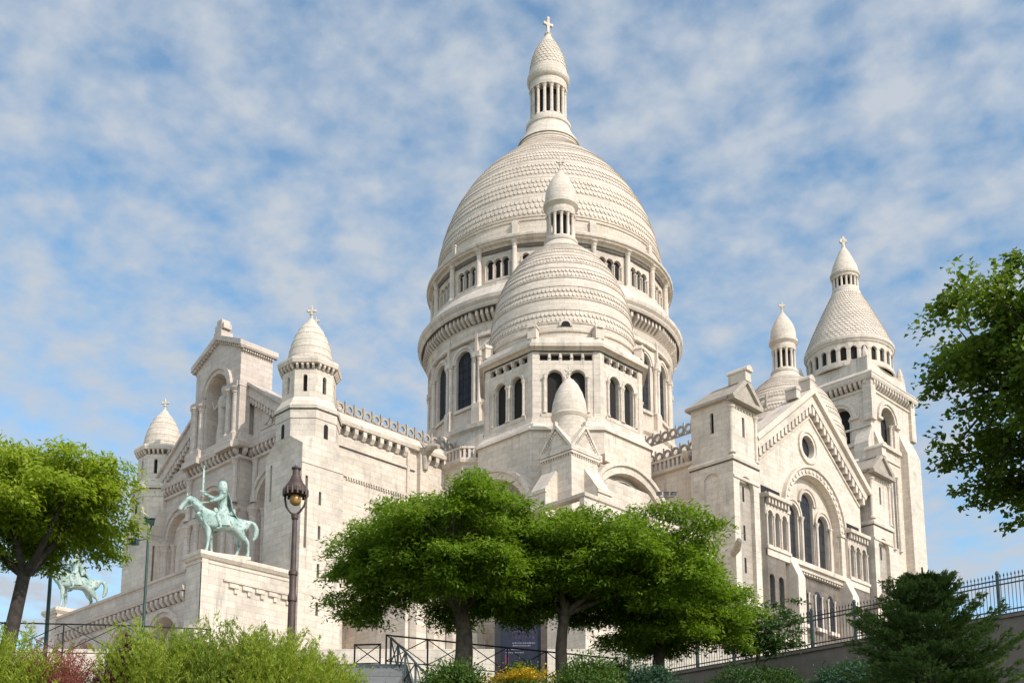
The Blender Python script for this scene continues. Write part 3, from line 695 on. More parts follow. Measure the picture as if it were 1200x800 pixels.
# ---------------------------------------------------------------- transept stair tower (copied to the north side)
def transept_tower():
    x0, x1, y0, y1 = 30.95, 35.56, 29.41, 33.45; yc = (y0+y1)/2
    mb = MB(); F = FE(x1); Fs = FS(y0)
    mb.panel(F, [(y0, GZ), (y1, GZ), (y1, 12.1), (y0, 12.1)], [arch(yc, -6, 2.3, 9.7, 12)], 0.4)
    mb.panel(Fs, [(x0, GZ), (x1, GZ), (x1, 12.1), (x0, 12.1)], [arch(33.2, -6, 1.7, 10.4, 12)], 0.16)
    mb.sheet(FS(y0+0.16), [(x0+0.3, GZ), (x1-0.3, GZ), (x1-0.3, 12), (x0+0.3, 12)], 0.01)
    mb.sheet(lambda u, v, w_: (u, y1, v), [(x0, GZ), (x1, GZ), (x1, 12.1), (x0, 12.1)], 0); mb.sheet(lambda u, v, w_: (x0, u, v), [(y0, GZ), (y1, GZ), (y1, 12.1), (y0, 12.1)], 0)
    mb.sweep([(x0, y0), (x1, y0), (x1, y1), (x0, y1)], [(-0.3, 12.0), (0.14, 12.0), (0.2, 12.25), (0.0, 12.6), (-0.3, 12.6)])
    sl1 = [(yc-0.2, 14.6), (yc+0.2, 14.6), (yc+0.2, 16.5), (yc-0.2, 16.5)]; sl2 = arch(33.35, 15.0, 0.4, 16.8, 6)
    mb.panel(FE(x1-0.12), [(y0+0.1, 12.3), (y1-0.1, 12.3), (y1-0.1, 18.0), (y0+0.1, 18.0)], [sl1], 0.4)
    mb.panel(FS(y0+0.12), [(x0+0.1, 12.3), (x1-0.1, 12.3), (x1-0.1, 18.0), (x0+0.1, 18.0)], [sl2], 0.4)
    mb.box(x0+0.12, x1-0.6, y0+0.6, y1-0.12, 12.3, 18.0)
    mb.fbox(F, y0, y1, 10.35, 10.6, -0.05, 0.1)
    for u in spread(y0+0.4, y1-0.4, 8): mb.fbox(FE(x1-0.12), u-0.07, u+0.07, 17.0, 17.25, 0, 0.1)
    t = obj('stair_tower', mb, M['stone'], BAS, (33.2, yc, GZ))
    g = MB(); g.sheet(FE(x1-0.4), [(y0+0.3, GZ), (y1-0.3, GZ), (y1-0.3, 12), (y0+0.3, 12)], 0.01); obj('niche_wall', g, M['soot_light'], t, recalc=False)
    g = MB(); g.sweep([(x0, y0), (x1, y0), (x1, y1), (x0, y1)], [(-0.02, 11.9), (0.10, 11.92), (0.10, 12.02), (-0.02, 12.02)]); obj('grimy_line', g, M['grime'], t)  # painted shade line beneath the string course
    g = MB(); g.sheet(FE(x1-0.12), sl1, -0.3); obj('slit_window', g, M['void'], t, recalc=False)
    g = MB(); g.sheet(FS(y0+0.12), sl2, -0.3); obj('slit_window', g, M['void'], t, recalc=False)
    for v in (2.0, 5.0, 8.6):
        g = MB(); g.fbox(FE(x1-0.4), yc-0.14, yc+0.14, v, v+1.4, 0.0, 0.03); obj('slit_window', g, M['void'], t)
    for x, y, r_ in ((x1-0.07, y0+0.07, 0.22), (x1-0.05, y1-0.15, 0.16)):
        mb = MB(); mb.column(x, y, 12.6, 17.0, r_, 10); obj('corner_shaft', mb, M['trim'], t, smooth=40)
    mb = MB(); e = 0.28
    # gabled roof, hipped to the west
    A = [(x0-e, y0-e), (x1+e, y0-e), (x1+e, y1+e), (x0-e, y1+e)]
    vs = [(x, y, 17.75) for x, y in A]+[(x, y, 18.0) for x, y in A]+[(x0+1.3, yc, 20.05), (x1+e, yc, 20.05)]
    mb.add(vs, [(3, 2, 1, 0), (0, 1, 5, 4), (1, 2, 6, 5), (2, 3, 7, 6), (3, 0, 4, 7), (4, 5, 9, 8), (5, 6, 9), (6, 7, 8, 9), (7, 4, 8)])
    for sg in (-1, 1): mb.extrude(FE(x1+e), [(yc, 19.65), (yc+sg*(y1-yc+e), 17.55), (yc+sg*(y1-yc+e+.15), 17.9), (yc, 20.25)], -0.3, 0.25)
    mb.fbox(FE(x1+e), y0-e, y1+e, 17.5, 17.85, -0.5, 0.3)
    rf = obj('tower_roof', mb, M['soot_light'], t)
    mb = MB(); mb.fbox(FE(x1), yc-0.42, yc+0.42, 19.8, 20.75, -1.3, 0.6); mb.ring(FE(x1), yc, 20.75, 0, 0.52, -1.4, 0.8, 10)
    obj('acroterion', mb, M['trim'], t)
    gg = MB(); gg.tube([(x1-0.2, y0-0.1, 3.3), (x1+0.7, y0-0.9, 3.35), (x1+1.5, y0-1.7, 3.75), (x1+1.75, y0-1.95, 3.65)], [0.3, 0.36, 0.26, 0.12], 8); gg.tube([(x1+0.9, y0-1.0, 3.6), (x1+1.2, y0-0.6, 4.0)], [0.16, 0.03], 5)
    obj('gargoyle', gg, M['soot_light'], t, smooth=60)
    return t
tw = transept_tower()
t2 = copy_tree(tw, BAS); t2.location = tw.location+Vector((0, 2*(G0-31.43), 0))
# south return wall of the transept with its balustrade
mb = MB(); mb.box(20, 31.2, 30.3, 36, GZ, 13.2)
mb.sweep([(20, 30.3), (31.0, 30.3)], [(0, 12.9), (0.3, 13.0), (0.38, 13.3), (0.1, 13.35), (-0.4, 13.35), (-0.4, 12.9)], False)
rw = obj('return_wall', mb, M['stone'], BAS)
def balustrade(par, a, b, z, h=1.05, pitch=0.5):
    mb = MB(); a, b = Vector(a), Vector(b); d = b-a; ln = d.length; d /= ln; az = math.atan2(-d.x, d.y)
    F = frame((a.x, a.y), az)
    mb.fbox(F, 0, ln, z, z+0.16, -0.18, 0.18); mb.fbox(F, 0, ln, z+h-0.2, z+h, -0.2, 0.2)
    k = int(ln/pitch)
    for i in range(k):
        u = (i+0.5)*ln/k; mb.fbox(F, u-0.11, u+0.11, z+0.16, z+h-0.2, -0.13, 0.13)
    return obj('balustrade', mb, M['trim'], par)
balustrade(rw, (21, 30.5), (31.0, 30.5), 13.35, 1.15)
cresting(rw, ((21, 33.2, 15.6), (31, 33.2, 15.6)), 0.5)
mb = MB(); mb.add([(20, 31.2, 13.4), (31, 31.2, 13.4), (31, 33.4, 15.7), (20, 33.4, 15.7), (20, 36, 15.7), (31, 36, 15.7), (20, 36, 13), (31, 36, 13), (20, 31.2, 13), (31, 31.2, 13)], [(0, 1, 2, 3), (3, 2, 5, 4), (4, 5, 7, 6), (8, 9, 1, 0), (8, 0, 3, 4, 6), (9, 7, 5, 2, 1)])
obj('roof', mb, M['slate'], rw)
gg = MB(); gg.tube([(30.2, 30.2, 13.6), (30.4, 29.5, 13.8), (30.7, 28.9, 14.1)], [0.35, 0.38, 0.15], 8); obj('gargoyle', gg, M['trim'], rw, smooth=60)
# small octagonal balcony in the corner between nave and drum
mb = MB(); bp = ngon((13.4, 19.6), 4.2, 8, pi/8)
mb.prism(bp, GZ, 13.6); mb.sweep(bp, [(0, 13.2), (0.35, 13.4), (0.4, 13.7), (0, 13.75), (-0.4, 13.75), (-0.4, 13.2)])
bc = obj('corner_bay', mb, M['stone'], BAS)
for k in range(8):
    p, q = bp[k], bp[(k+1) % 8]; balustrade(bc, p, q, 13.75, 1.25, 0.42)
# oculus dormer at the foot of the drum
mb = MB()
for azd in (-99, -81): pass
azd = R(-99); F = frame((15.2*math.cos(azd), D0+15.2*math.sin(azd)), azd)
mb.ring(F, 0, 23.2, 0.55, 1.55, -0.6, 0.7, 18, 0, 2*pi); mb.fbox(F, -1.9, 1.9, 20.5, 22.0, -0.6, 0.65)
od = obj('oculus_dormer', mb, M['trim'], BAS)
g = MB(); g.extrude(F, circ(0, 23.2, 0.6, 16), -0.5, 0.3); obj('opening', g, M['void'], od)

# ---------------------------------------------------------------- campanile
CC = (0.0, 118.3); H = 6.95; s0, e0 = CC[1]-H, CC[0]+H
mb = MB(); FEc, FSc = FE(e0), FS(s0)
ea = arch(CC[1]-1.6, 46.1, 4.6, 50.4, 16); sa = arch(CC[0]+1.2, 46.1, 4.6, 50.4, 16)
ns = [arch(u, 29.5, 1.0, 41.6, 8) for u in (CC[1]-2.6, CC[1]-0.6)]
mb.panel(FEc, [(CC[1]-H, GZ), (CC[1]+H, GZ), (CC[1]+H, 56), (CC[1]-H, 56)], [ea]+ns, 1.4)
mb.panel(FSc, [(CC[0]-H, GZ), (CC[0]+H, GZ), (CC[0]+H, 56), (CC[0]-H, 56)], [sa], 1.4)
mb.sheet(lambda u, v, w_: (u, CC[1]+H, v), [(-H, GZ), (H, GZ), (H, 56), (-H, 56)], 0); mb.sheet(lambda u, v, w_: (-H, u, v), [(CC[1]-H, GZ), (CC[1]+H, GZ), (CC[1]+H, 56), (CC[1]-H, 56)], 0)
for F, u in ((FEc, CC[1]-1.6), (FSc, CC[0]+1.2)):
    mb.ring(F, u, 50.4, 2.35, 2.8, 0, 0.2, 20); mb.ring(F, u, 50.4, 2.8, 3.4, 0, 0.4, 20)
    for sg in (-1, 1): mb.fbox(F, u+sg*3.0-0.75, u+sg*3.0+0.75, 50.0, 50.45, 0, 0.5)
    mb.fbox(F, u-3.6, u+3.6, 45.5, 46.1, 0, 0.45); mb.fbox(F, u-3.4, u+3.4, 43.6, 43.9, 0, 0.2)
    mb.column(*F(u-2.0, 0, -0.5)[:2], 46.1, 50.4, 0.28, 8); mb.column(*F(u+2.0, 0, -0.5)[:2], 46.1, 50.4, 0.28, 8)
def cbut(F, u0, u1, w1, ztop, zsl):
    vs = []
    for u in (u0, u1):
        for w_, v in ((0, ztop), (w1, zsl), (w1*1.35, GZ), (0, GZ)): vs.append(F(u, v, w_))
    mb.add(vs, [(0, 1, 2, 3), (7, 6, 5, 4), (0, 4, 5, 1), (1, 5, 6, 2), (2, 6, 7, 3)])
cbut(FEc, CC[1]+2.2, CC[1]+6.6, 1.3, 49.3, 45.8); cbut(FSc, CC[0]-6.6, CC[0]-3.5, 1.3, 49.3, 45.8)
cbut(FEc, CC[1]-6.4, CC[1]-4.2, 0.8, 47.8, 45.5); cbut(FSc, CC[0]+4.4, CC[0]+6.9, 1.2, 48.2, 45.5)
mb.box(e0-1.0, e0+0.5, s0-0.5, s0+1.0, 49.3, 56)
mb.box(e0-1.0, e0+0.5, CC[1]+H-1.0, CC[1]+H+0.5, 49.3, 56)
for v in (38.5, 48.3): mb.fbox(FSc, -H, H, v, v+0.3, 0, 0.25)
for F, u0, u1 in ((FEc, CC[1]-6.6, CC[1]+6.6),): 
    for u in (CC[1]-3.4, CC[1]-1.6, CC[1]+0.3): mb.column(*F(u, 0, 0.15)[:2], 29, 41.5, 0.22, 8)
camp = obj('campanile', mb, M['stone'], BAS, (CC[0], CC[1], GZ))
for F, h in ((FEc, ea), (FSc, sa)):
    g = MB(); g.sheet(F, h, -1.35); obj('belfry_opening', g, M['void'], camp, recalc=False)
for h in ns:
    g = MB(); g.sheet(FEc, h, -1.0); obj('slit_window', g, M['void'], camp, recalc=False)
mb = MB(); SQ = [(-H, s0), (H, s0), (H, s0+2*H), (-H, s0+2*H)]
corbels(mb, SQ, True, 54.9, 56.0, 0, 0.75, 0.85, 0.42)
mb.sweep(SQ, [(0, 54.3), (0.2, 54.35), (0.2, 54.7), (0, 54.75)])
mb.sweep(SQ, [(-0.5, 55.95), (0.8, 55.95), (0.95, 56.3), (0.95, 56.7), (1.05, 56.8), (1.0, 57.0), (-0.35, 58.0), (-0.5, 59.6), (-0.45, 59.8), (-1.2, 59.9), (-1.2, 55.95)])
mb.prism([(-H+0.8, s0+0.8), (H-0.8, s0+0.8), (H-0.8, s0+2*H-0.8), (-H+0.8, s0+2*H-0.8)], 57, 60.2)
for sx in (-1, 1):
    for sy in (-1, 1): mb.lathe([(0.7, 58.5), (0.75, 60.4), (0.55, 60.6), (0.6, 61.0), (0.45, 61.6), (0.25, 62.2), (0.1, 62.4)], 8, (sx*5.9, CC[1]+sy*5.9))
mb.box(e0-3.1, e0-0.2, s0+0.1, s0+1.6, 57.4, 60.3)
obj('belfry_cornice', mb, M['trim'], camp); flush(camp)
ar = MB(); hs_all = []; nb = 26; RVc = 7.0; APc = RVc*math.cos(pi/nb)
for k in range(nb):
    az = 2*pi*k/nb; F = frame((CC[0]+APc*math.cos(az), CC[1]+APc*math.sin(az)), az); hw = RVc*math.sin(pi/nb)
    h = arch(0, 60.9, 1.0, 62.75, 8); ar.panel(F, [(-hw, 59.8), (hw, 59.8), (hw, 64.3), (-hw, 64.3)], [h], 0.4); ar.ring(F, 0, 62.75, 0.5, 0.72, 0, 0.1, 8)
    hs_all.append((F, h))
ar.sweep(ngon(CC, 7.0, 48, 0), [(0, 59.8), (0.2, 59.9), (0.2, 60.4), (0, 60.5)])
ar.sweep(ngon(CC, 7.0, 48, 0), [(-0.3, 64.0), (0.1, 64.05), (0.25, 64.4), (0.38, 64.5), (0.4, 65.0), (0.2, 65.3), (-0.3, 65.4)])
arc = obj('spire_arcade', ar, M['trim'], camp)
for F, h in hs_all:
    g = MB(); g.sheet(F, h, -0.37); obj('arcade_opening', g, M['void'], camp, recalc=False)
PC = [(7.2, 65.2), (6.75, 66.3), (6.05, 68.0), (5.15, 70.0), (4.25, 71.9), (3.3, 73.8), (2.6, 75.2), (2.3, 76.0), (2.2, 76.6)]
mb = MB(); mb.lathe(PC, 56, CC)
scales(mb, CC, PC, [(z, z+0.62) for z in spread(65.3, 74.9, 19)][::-1], 52, 0.12)
sp_ = obj('spire', mb, M['spire'], camp, (CC[0], CC[1], 65), smooth=25)
neck = [(2.4, 75.2), (2.3, 75.5), (2.45, 75.6), (2.45, 75.85), (2.2, 75.95)]
cap = [(2.2, 78.4), (2.25, 78.8), (2.45, 79.0), (2.5, 79.35), (2.35, 79.5), (2.0, 81.0), (1.4, 82.4), (0.8, 83.7), (0.35, 84.5), (0.3, 84.7)]
lantern(camp, CC, 0, 1, 16, neck, 2.4, 2.0, (75.95, 78.5), cap, 84, 1, 0.2)
fm = MB(); fm.lathe([(0.3, 84.6), (0.35, 84.8), (0.2, 85.1), (0.22, 85.3)], 8, CC); F = frame(CC, -pi/4)
fm.fbox(F, -0.2, 0.2, 85.0, 86.5, -0.2, 0.2); fm.fbox(F, -0.6, 0.6, 85.5, 86.0, -0.2, 0.2); fm.extrude(F, circ(0, 85.75, 0.55, 10), -0.14, 0.14)
obj('finial', fm, M['trim'], camp)
# choir and apse between the crossing and the bell tower
mb = MB(); mb.box(-14, 14, 53, 92, GZ, 14); mb.lathe([(14, GZ), (14, 13.5), (14.5, 14), (12, 16), (5, 19), (0.1, 20)], 40, (0, 92)); mb.box(-26, 29, 54.6, 73, GZ, 13)
obj('apse', mb, M['stone'], BAS)
# ---------------------------------------------------------------- nave and south front
NX = 12.6
mb = MB(); mb.box(-NX, NX, 0.6, 31, GZ, 14.2)
mb.sweep([(NX, 1.0), (NX, 30.9)], [(-0.3, 14.1), (0.45, 14.15), (0.55, 14.45), (0.4, 14.55), (-0.9, 15.8), (-1.2, 15.8), (-1.2, 14.1)], False)
mb.fbox(FE(NX), 1.6, 12.0, 12.25, 12.5, 0, 0.12); mb.fbox(FE(NX), 1.6, 30, 9.6, 9.85, 0, 0.15)
for k in range(26): mb.fbox(FE(NX), 4.2+k*0.28, 4.34+k*0.28, 9.35, 9.6, 0, 0.14)
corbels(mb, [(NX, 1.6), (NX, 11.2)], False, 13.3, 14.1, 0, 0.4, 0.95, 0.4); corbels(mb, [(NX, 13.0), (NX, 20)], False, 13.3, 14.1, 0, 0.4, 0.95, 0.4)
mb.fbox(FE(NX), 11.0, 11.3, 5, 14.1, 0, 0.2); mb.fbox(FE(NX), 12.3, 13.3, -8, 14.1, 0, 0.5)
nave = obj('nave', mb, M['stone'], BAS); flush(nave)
g = MB(); g.fbox(FE(NX), 1.6, 12.0, 12.16, 12.25, 0, 0.10); obj('grimy_line', g, M['grime'], nave)  # shade below the nave string, painted as a dark line
mb = MB(); mb.add([(11.5, 1, 15.7), (11.5, 30, 15.7), (10.8, 30, 16.3), (10.8, 1, 16.3), (0, 1, 17.6), (0, 30, 17.6), (-11.5, 1, 15.7), (-11.5, 30, 15.7)], [(0, 1, 2, 3), (3, 2, 5, 4), (4, 5, 7, 6), (0, 3, 4, 6), (1, 7, 5, 2)])
obj('roof', mb, M['slate'], nave)
cresting(nave, ((11.0, 2.0, 16.1), (11.0, 20.5, 16.1)), 0.46, 1.0)
gg = MB(); gg.tube([(NX, 12.8, 13.6), (NX+0.7, 12.8, 14.2), (NX+1.5, 12.9, 14.5), (NX+2.2, 13.0, 14.3)], [0.45, 0.5, 0.35, 0.2], 8); gg.tube([(NX+1.0, 12.5, 14.4), (NX+0.6, 12.1, 15.0)], [0.3, 0.05], 5); gg.tube([(NX+0.5, 12.8, 13.9), (NX+0.6, 12.8, 12.4)], [0.4, 0.25], 6)
obj('gargoyle', gg, M['soot_light'], nave, smooth=60)
for y, z, wd_, sp_h in ((3.3, 5.6, 0.7, 6.4),):
    g = MB(); g.extrude(FE(NX), arch(y, z, wd_, sp_h), -0.1, 0.03); obj('window', g, M['void'], nave)
    g = MB(); g.ring(FE(NX), y, sp_h, wd_/2, wd_/2+0.3, 0, 0.14, 12); obj('window_arch', g, M['trim'], nave)
# lower crypt wall seen under the trees, with dark pilasters
mb = MB(); mb.box(NX, 20.5, 4.5, 13.5, GZ, -2.2); mb.sweep([(NX, 4.5), (20.5, 4.5), (20.5, 13.5)], [(-0.2, -2.6), (0.2, -2.5), (0.3, -2.2), (-0.2, -2.1)], False)
cw = obj('crypt_wall', mb, M['stone'], BAS)
for y in (5.2, 7.1, 9.2, 11.0, 12.9):
    g = MB(); g.fbox(FE(20.5), y-0.36, y+0.36, GZ, -2.7, 0, 0.16); obj('pilaster', g, M['pil'] if 'pil' in M else M['soot_light'], cw)

# south front
FY = 0.0; CY = -1.25
mb = MB(); F0, F1 = FS(FY), FS(CY)
for sg in (-1, 1):
    u = sg*7.65
    bay = [(u-2.15, -1.6), (u+2.15, -1.6)]+[(u+2.15*math.cos(t), 7.9+2.15*math.sin(t)) for t in spread(0, pi, 17)]
    x0, x1 = sorted((sg*4.3, sg*11.3))
    top = 18.0-0.66*0.3
    if sg > 0: ol = [(x0, -3), (x1, -3), (x1, 13.5), (x0, 18.1)]
    else: ol = [(x0, -3), (x1, -3), (x1, 18.1), (x0, 13.5)]
    mb.panel(F0, ol, [bay], 1.2)
    mb.ring(F0, u, 7.9, 2.2, 2.65, 0, 0.14, 18); mb.ring(F0, u, 7.9, 2.65, 3.05, 0, 0.3, 18)
    mb.sheet(FS(FY+1.2), [(u-2.5, -1.6), (u+2.5, -1.6), (u+2.5, 10.6), (u-2.5, 10.6)], 0)
    for q in (-1, 1):
        mb.fbox(F0, u+q*2.75-0.55, u+q*2.75+0.55, 7.45, 7.9, -0.2, 0.35)
        mb.column(u+q*2.45, FY-0.1, 0.2, 7.45, 0.26, 10); mb.column(u+q*1.95, FY+0.5, 0.2, 7.45, 0.22, 10)
    mb.fbox(F0, u-1.9, u+1.9, 3.8, 4.1, -1.2, -1.0)
mid = [(-1.95, -1.6), (1.95, -1.6)]+[(1.95*math.cos(t), 8.1+1.95*math.sin(t)) for t in spread(0, pi, 17)]
mb.panel(F1, [(-4.3, -1.6), (4.3, -1.6), (4.3, 13.2), (-4.3, 13.2)], [mid], 3.2)
mb.sheet(FS(CY+3.2), [(-2.3, -1.6), (2.3, -1.6), (2.3, 10.6), (-2.3, 10.6)], 0)
mb.ring(F1, 0, 8.1, 2.0, 2.4, 0, 0.14, 18); mb.ring(F1, 0, 8.1, 2.4, 2.85, 0, 0.3, 18)
for q in (-1, 1):
    mb.box(min(q*4.3, q*4.28), max(q*4.3, q*4.28), CY, FY+0.2, -1.6, 13.2)
    mb.fbox(F1, q*3.0-0.95, q*3.0+0.95, 7.5, 7.95, -0.2, 0.32)
    for u, r in ((3.85, 0.34), (2.3, 0.25)): mb.column(q*u, CY-0.12, -1.0, 7.5, r, 10)
    mb.column(q*3.85, CY-0.15, 8.0, 12.1, 0.3, 10)
    mb.column(q*5.1, FY-0.12, 8.0, 12.1, 0.26, 10)
    mb.column(q*5.0, FY-0.15, -1.0, 7.45, 0.32, 10); mb.column(q*10.4, FY-0.12, -1.0, 7.45, 0.3, 10)
# horizontal cornice with brackets, stepping round the centre
pth = [(-11.2, FY), (-4.3, FY), (-4.3, CY), (4.3, CY), (4.3, FY), (11.2, FY)]
mb.sweep(pth, [(0, 12.05), (0.22, 12.1), (0.22, 12.35), (0, 12.4)], False)
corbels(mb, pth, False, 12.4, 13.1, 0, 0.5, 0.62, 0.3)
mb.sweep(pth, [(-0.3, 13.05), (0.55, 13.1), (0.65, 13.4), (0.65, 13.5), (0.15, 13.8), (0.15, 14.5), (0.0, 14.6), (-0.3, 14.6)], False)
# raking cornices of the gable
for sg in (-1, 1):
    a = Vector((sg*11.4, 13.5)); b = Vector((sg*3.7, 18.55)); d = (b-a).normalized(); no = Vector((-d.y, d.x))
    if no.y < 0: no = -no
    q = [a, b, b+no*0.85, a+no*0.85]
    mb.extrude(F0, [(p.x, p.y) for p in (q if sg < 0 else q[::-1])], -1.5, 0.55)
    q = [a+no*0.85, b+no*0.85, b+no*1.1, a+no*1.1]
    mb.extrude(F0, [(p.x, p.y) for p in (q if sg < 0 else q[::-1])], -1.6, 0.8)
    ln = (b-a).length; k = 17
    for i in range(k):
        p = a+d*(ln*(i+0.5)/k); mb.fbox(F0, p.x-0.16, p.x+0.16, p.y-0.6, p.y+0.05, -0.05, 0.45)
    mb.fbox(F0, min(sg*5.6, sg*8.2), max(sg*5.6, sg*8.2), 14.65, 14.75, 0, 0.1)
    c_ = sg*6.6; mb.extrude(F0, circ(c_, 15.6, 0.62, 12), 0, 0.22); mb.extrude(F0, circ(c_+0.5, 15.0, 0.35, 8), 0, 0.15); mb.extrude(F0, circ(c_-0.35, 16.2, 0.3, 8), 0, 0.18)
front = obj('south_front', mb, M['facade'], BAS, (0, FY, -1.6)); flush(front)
for sg in (-1, 1):
    g = MB(); q = [(sg*11.3, 12.9), (sg*11.3, 13.5), (sg*3.9, 18.4), (sg*3.9, 17.65)]; g.extrude(F0, q if sg < 0 else q[::-1], -0.05, 0.02); obj('grimy_band', g, M['grime'], front)  # dark plate paints the shade behind the gable brackets
for u in (-7.65, 7.65):
    g = MB(); g.extrude(FS(FY+1.2), arch(u+0.45, -0.5, 1.9, 8.3), 0.0, 0.04); obj('window', g, M['glass'], front)
    # figured relief in the arch head
    g = MB(); g.lathe([(0.45, 4.6), (0.5, 5.6), (0.36, 6.6), (0.42, 7.4), (0.16, 7.7), (0.27, 8.0), (0.22, 8.3), (0.05, 8.45)], 10, (u-0.55, FY+0.85)); g.lathe([(0.4, 4.6), (0.4, 5.3), (0.3, 6.2), (0.14, 6.5), (0.22, 6.8), (0.05, 7.1)], 8, (u+0.45, FY+0.9))
    obj('relief', g, M['facade'], front, smooth=50)
g = MB(); g.extrude(FS(CY+3.2), arch(0, -0.5, 3.2, 8.0), 0.0, 0.05); obj('window', g, M['glass'], front)
# crowning aedicule with niche
bx, bd = 3.80, 3.4
mb = MB(); nh = [(-1.75, 14.2), (1.75, 14.2)]+[(1.75*math.cos(t), 19.6+1.75*math.sin(t)) for t in spread(0, pi, 17)]
mb.panel(F1, [(-bx, 14.0), (bx, 14.0), (bx, 23.0), (0, 24.7), (-bx, 23.0)], [nh], 1.3)
mb.sheet(FS(CY+1.3), [(-2, 14), (2, 14), (2, 21.8), (-2, 21.8)], 0)
for x in (-bx, bx): mb.sheet(lambda u, v, w_: (x, u, v), [(CY, 13), (CY+bd, 13), (CY+bd, 23.0), (CY, 23.0)], 0)
mb.sheet(lambda u, v, w_: (u, CY+bd, v), [(-bx, 13), (bx, 13), (bx, 23.0), (0, 24.7), (-bx, 23.0)], 0)
mb.ring(F1, 0, 19.6, 1.8, 2.2, 0, 0.14, 18); mb.ring(F1, 0, 19.6, 2.2, 2.6, 0, 0.3, 18)
for q in (-1, 1):
    mb.fbox(F1, q*2.85-1.05, q*2.85+1.05, 19.0, 19.5, -0.1, 0.4); mb.fbox(F1, q*2.85-1.15, q*2.85+1.15, 13.6, 14.4, -0.1, 0.7); mb.fbox(F1, q*2.85-1.3, q*2.85+1.3, 13.0, 13.6, -0.1, 0.95)
    for u in (2.3, 3.4): mb.column(q*u, CY-0.12, 14.4, 19.0, 0.3, 10)
    mb.box(q*bx-0.35, q*bx+0.35, CY-0.2, CY+0.9, 14.4, 19.0); mb.box(q*bx-0.4, q*bx+0.4, CY-0.3, CY+1.0, 19.0, 19.5)
    a = Vector((q*(bx+0.45), 22.85)); b = Vector((0, 24.75)); up = Vector((0, 0.5))
    pq = [a, b, b+up, a+up]; mb.extrude(F1, [(p.x, p.y) for p in (pq if q < 0 else pq[::-1])], -bd-0.3, 0.4)
    for k in range(12):
        p = a+(b-a)*((k+0.5)/12); mb.fbox(F1, p.x-0.1, p.x+0.1, p.y-0.25, p.y+0.05, -0.05, 0.25)
    FF = FE(bx) if q > 0 else frame((-bx, 0), pi)
    mb.box(min(q*bx, q*(bx+0.4)), max(q*bx, q*(bx+0.4)), CY-0.3, CY+bd+0.3, 22.75, 23.25)
    for k in range(14): mb.box(min(q*bx, q*(bx+0.25)), max(q*bx, q*(bx+0.25)), CY+0.05+k*0.24, CY+0.17+k*0.24, 22.5, 22.75)
aed = obj('aedicule', mb, M['facade'], BAS, (0, CY, 13))
mb = MB(); mb.lathe([(0.62, 14.3), (0.66, 15.5), (0.5, 17.0), (0.56, 18.1), (0.62, 18.9), (0.5, 19.3), (0.2, 19.5), (0.19, 19.65), (0.32, 19.85), (0.35, 20.15), (0.27, 20.45), (0.08, 20.6)], 14, (0.1, CY+0.75))
mb.tube([(0.6, CY+0.6, 18.9), (0.95, CY+0.3, 18.1), (0.7, CY+0.05, 18.0)], [0.2, 0.16, 0.1], 7); mb.tube([(-0.4, CY+0.6, 18.9), (-0.9, CY+0.35, 18.3), (-0.95, CY+0.1, 19.0)], [0.2, 0.16, 0.1], 7)
obj('niche_figure', mb, M['facade'], aed, smooth=60)
mb = MB(); mb.fbox(F1, -0.62, 0.62, 24.9, 25.6, -1.0, 0.25); mb.fbox(F1, -0.42, 0.42, 25.6, 26.8, -0.8, 0.1); mb.fbox(F1, -0.75, 0.75, 25.85, 26.35, -0.78, 0.08)
obj('cross', mb, M['facade'], aed)

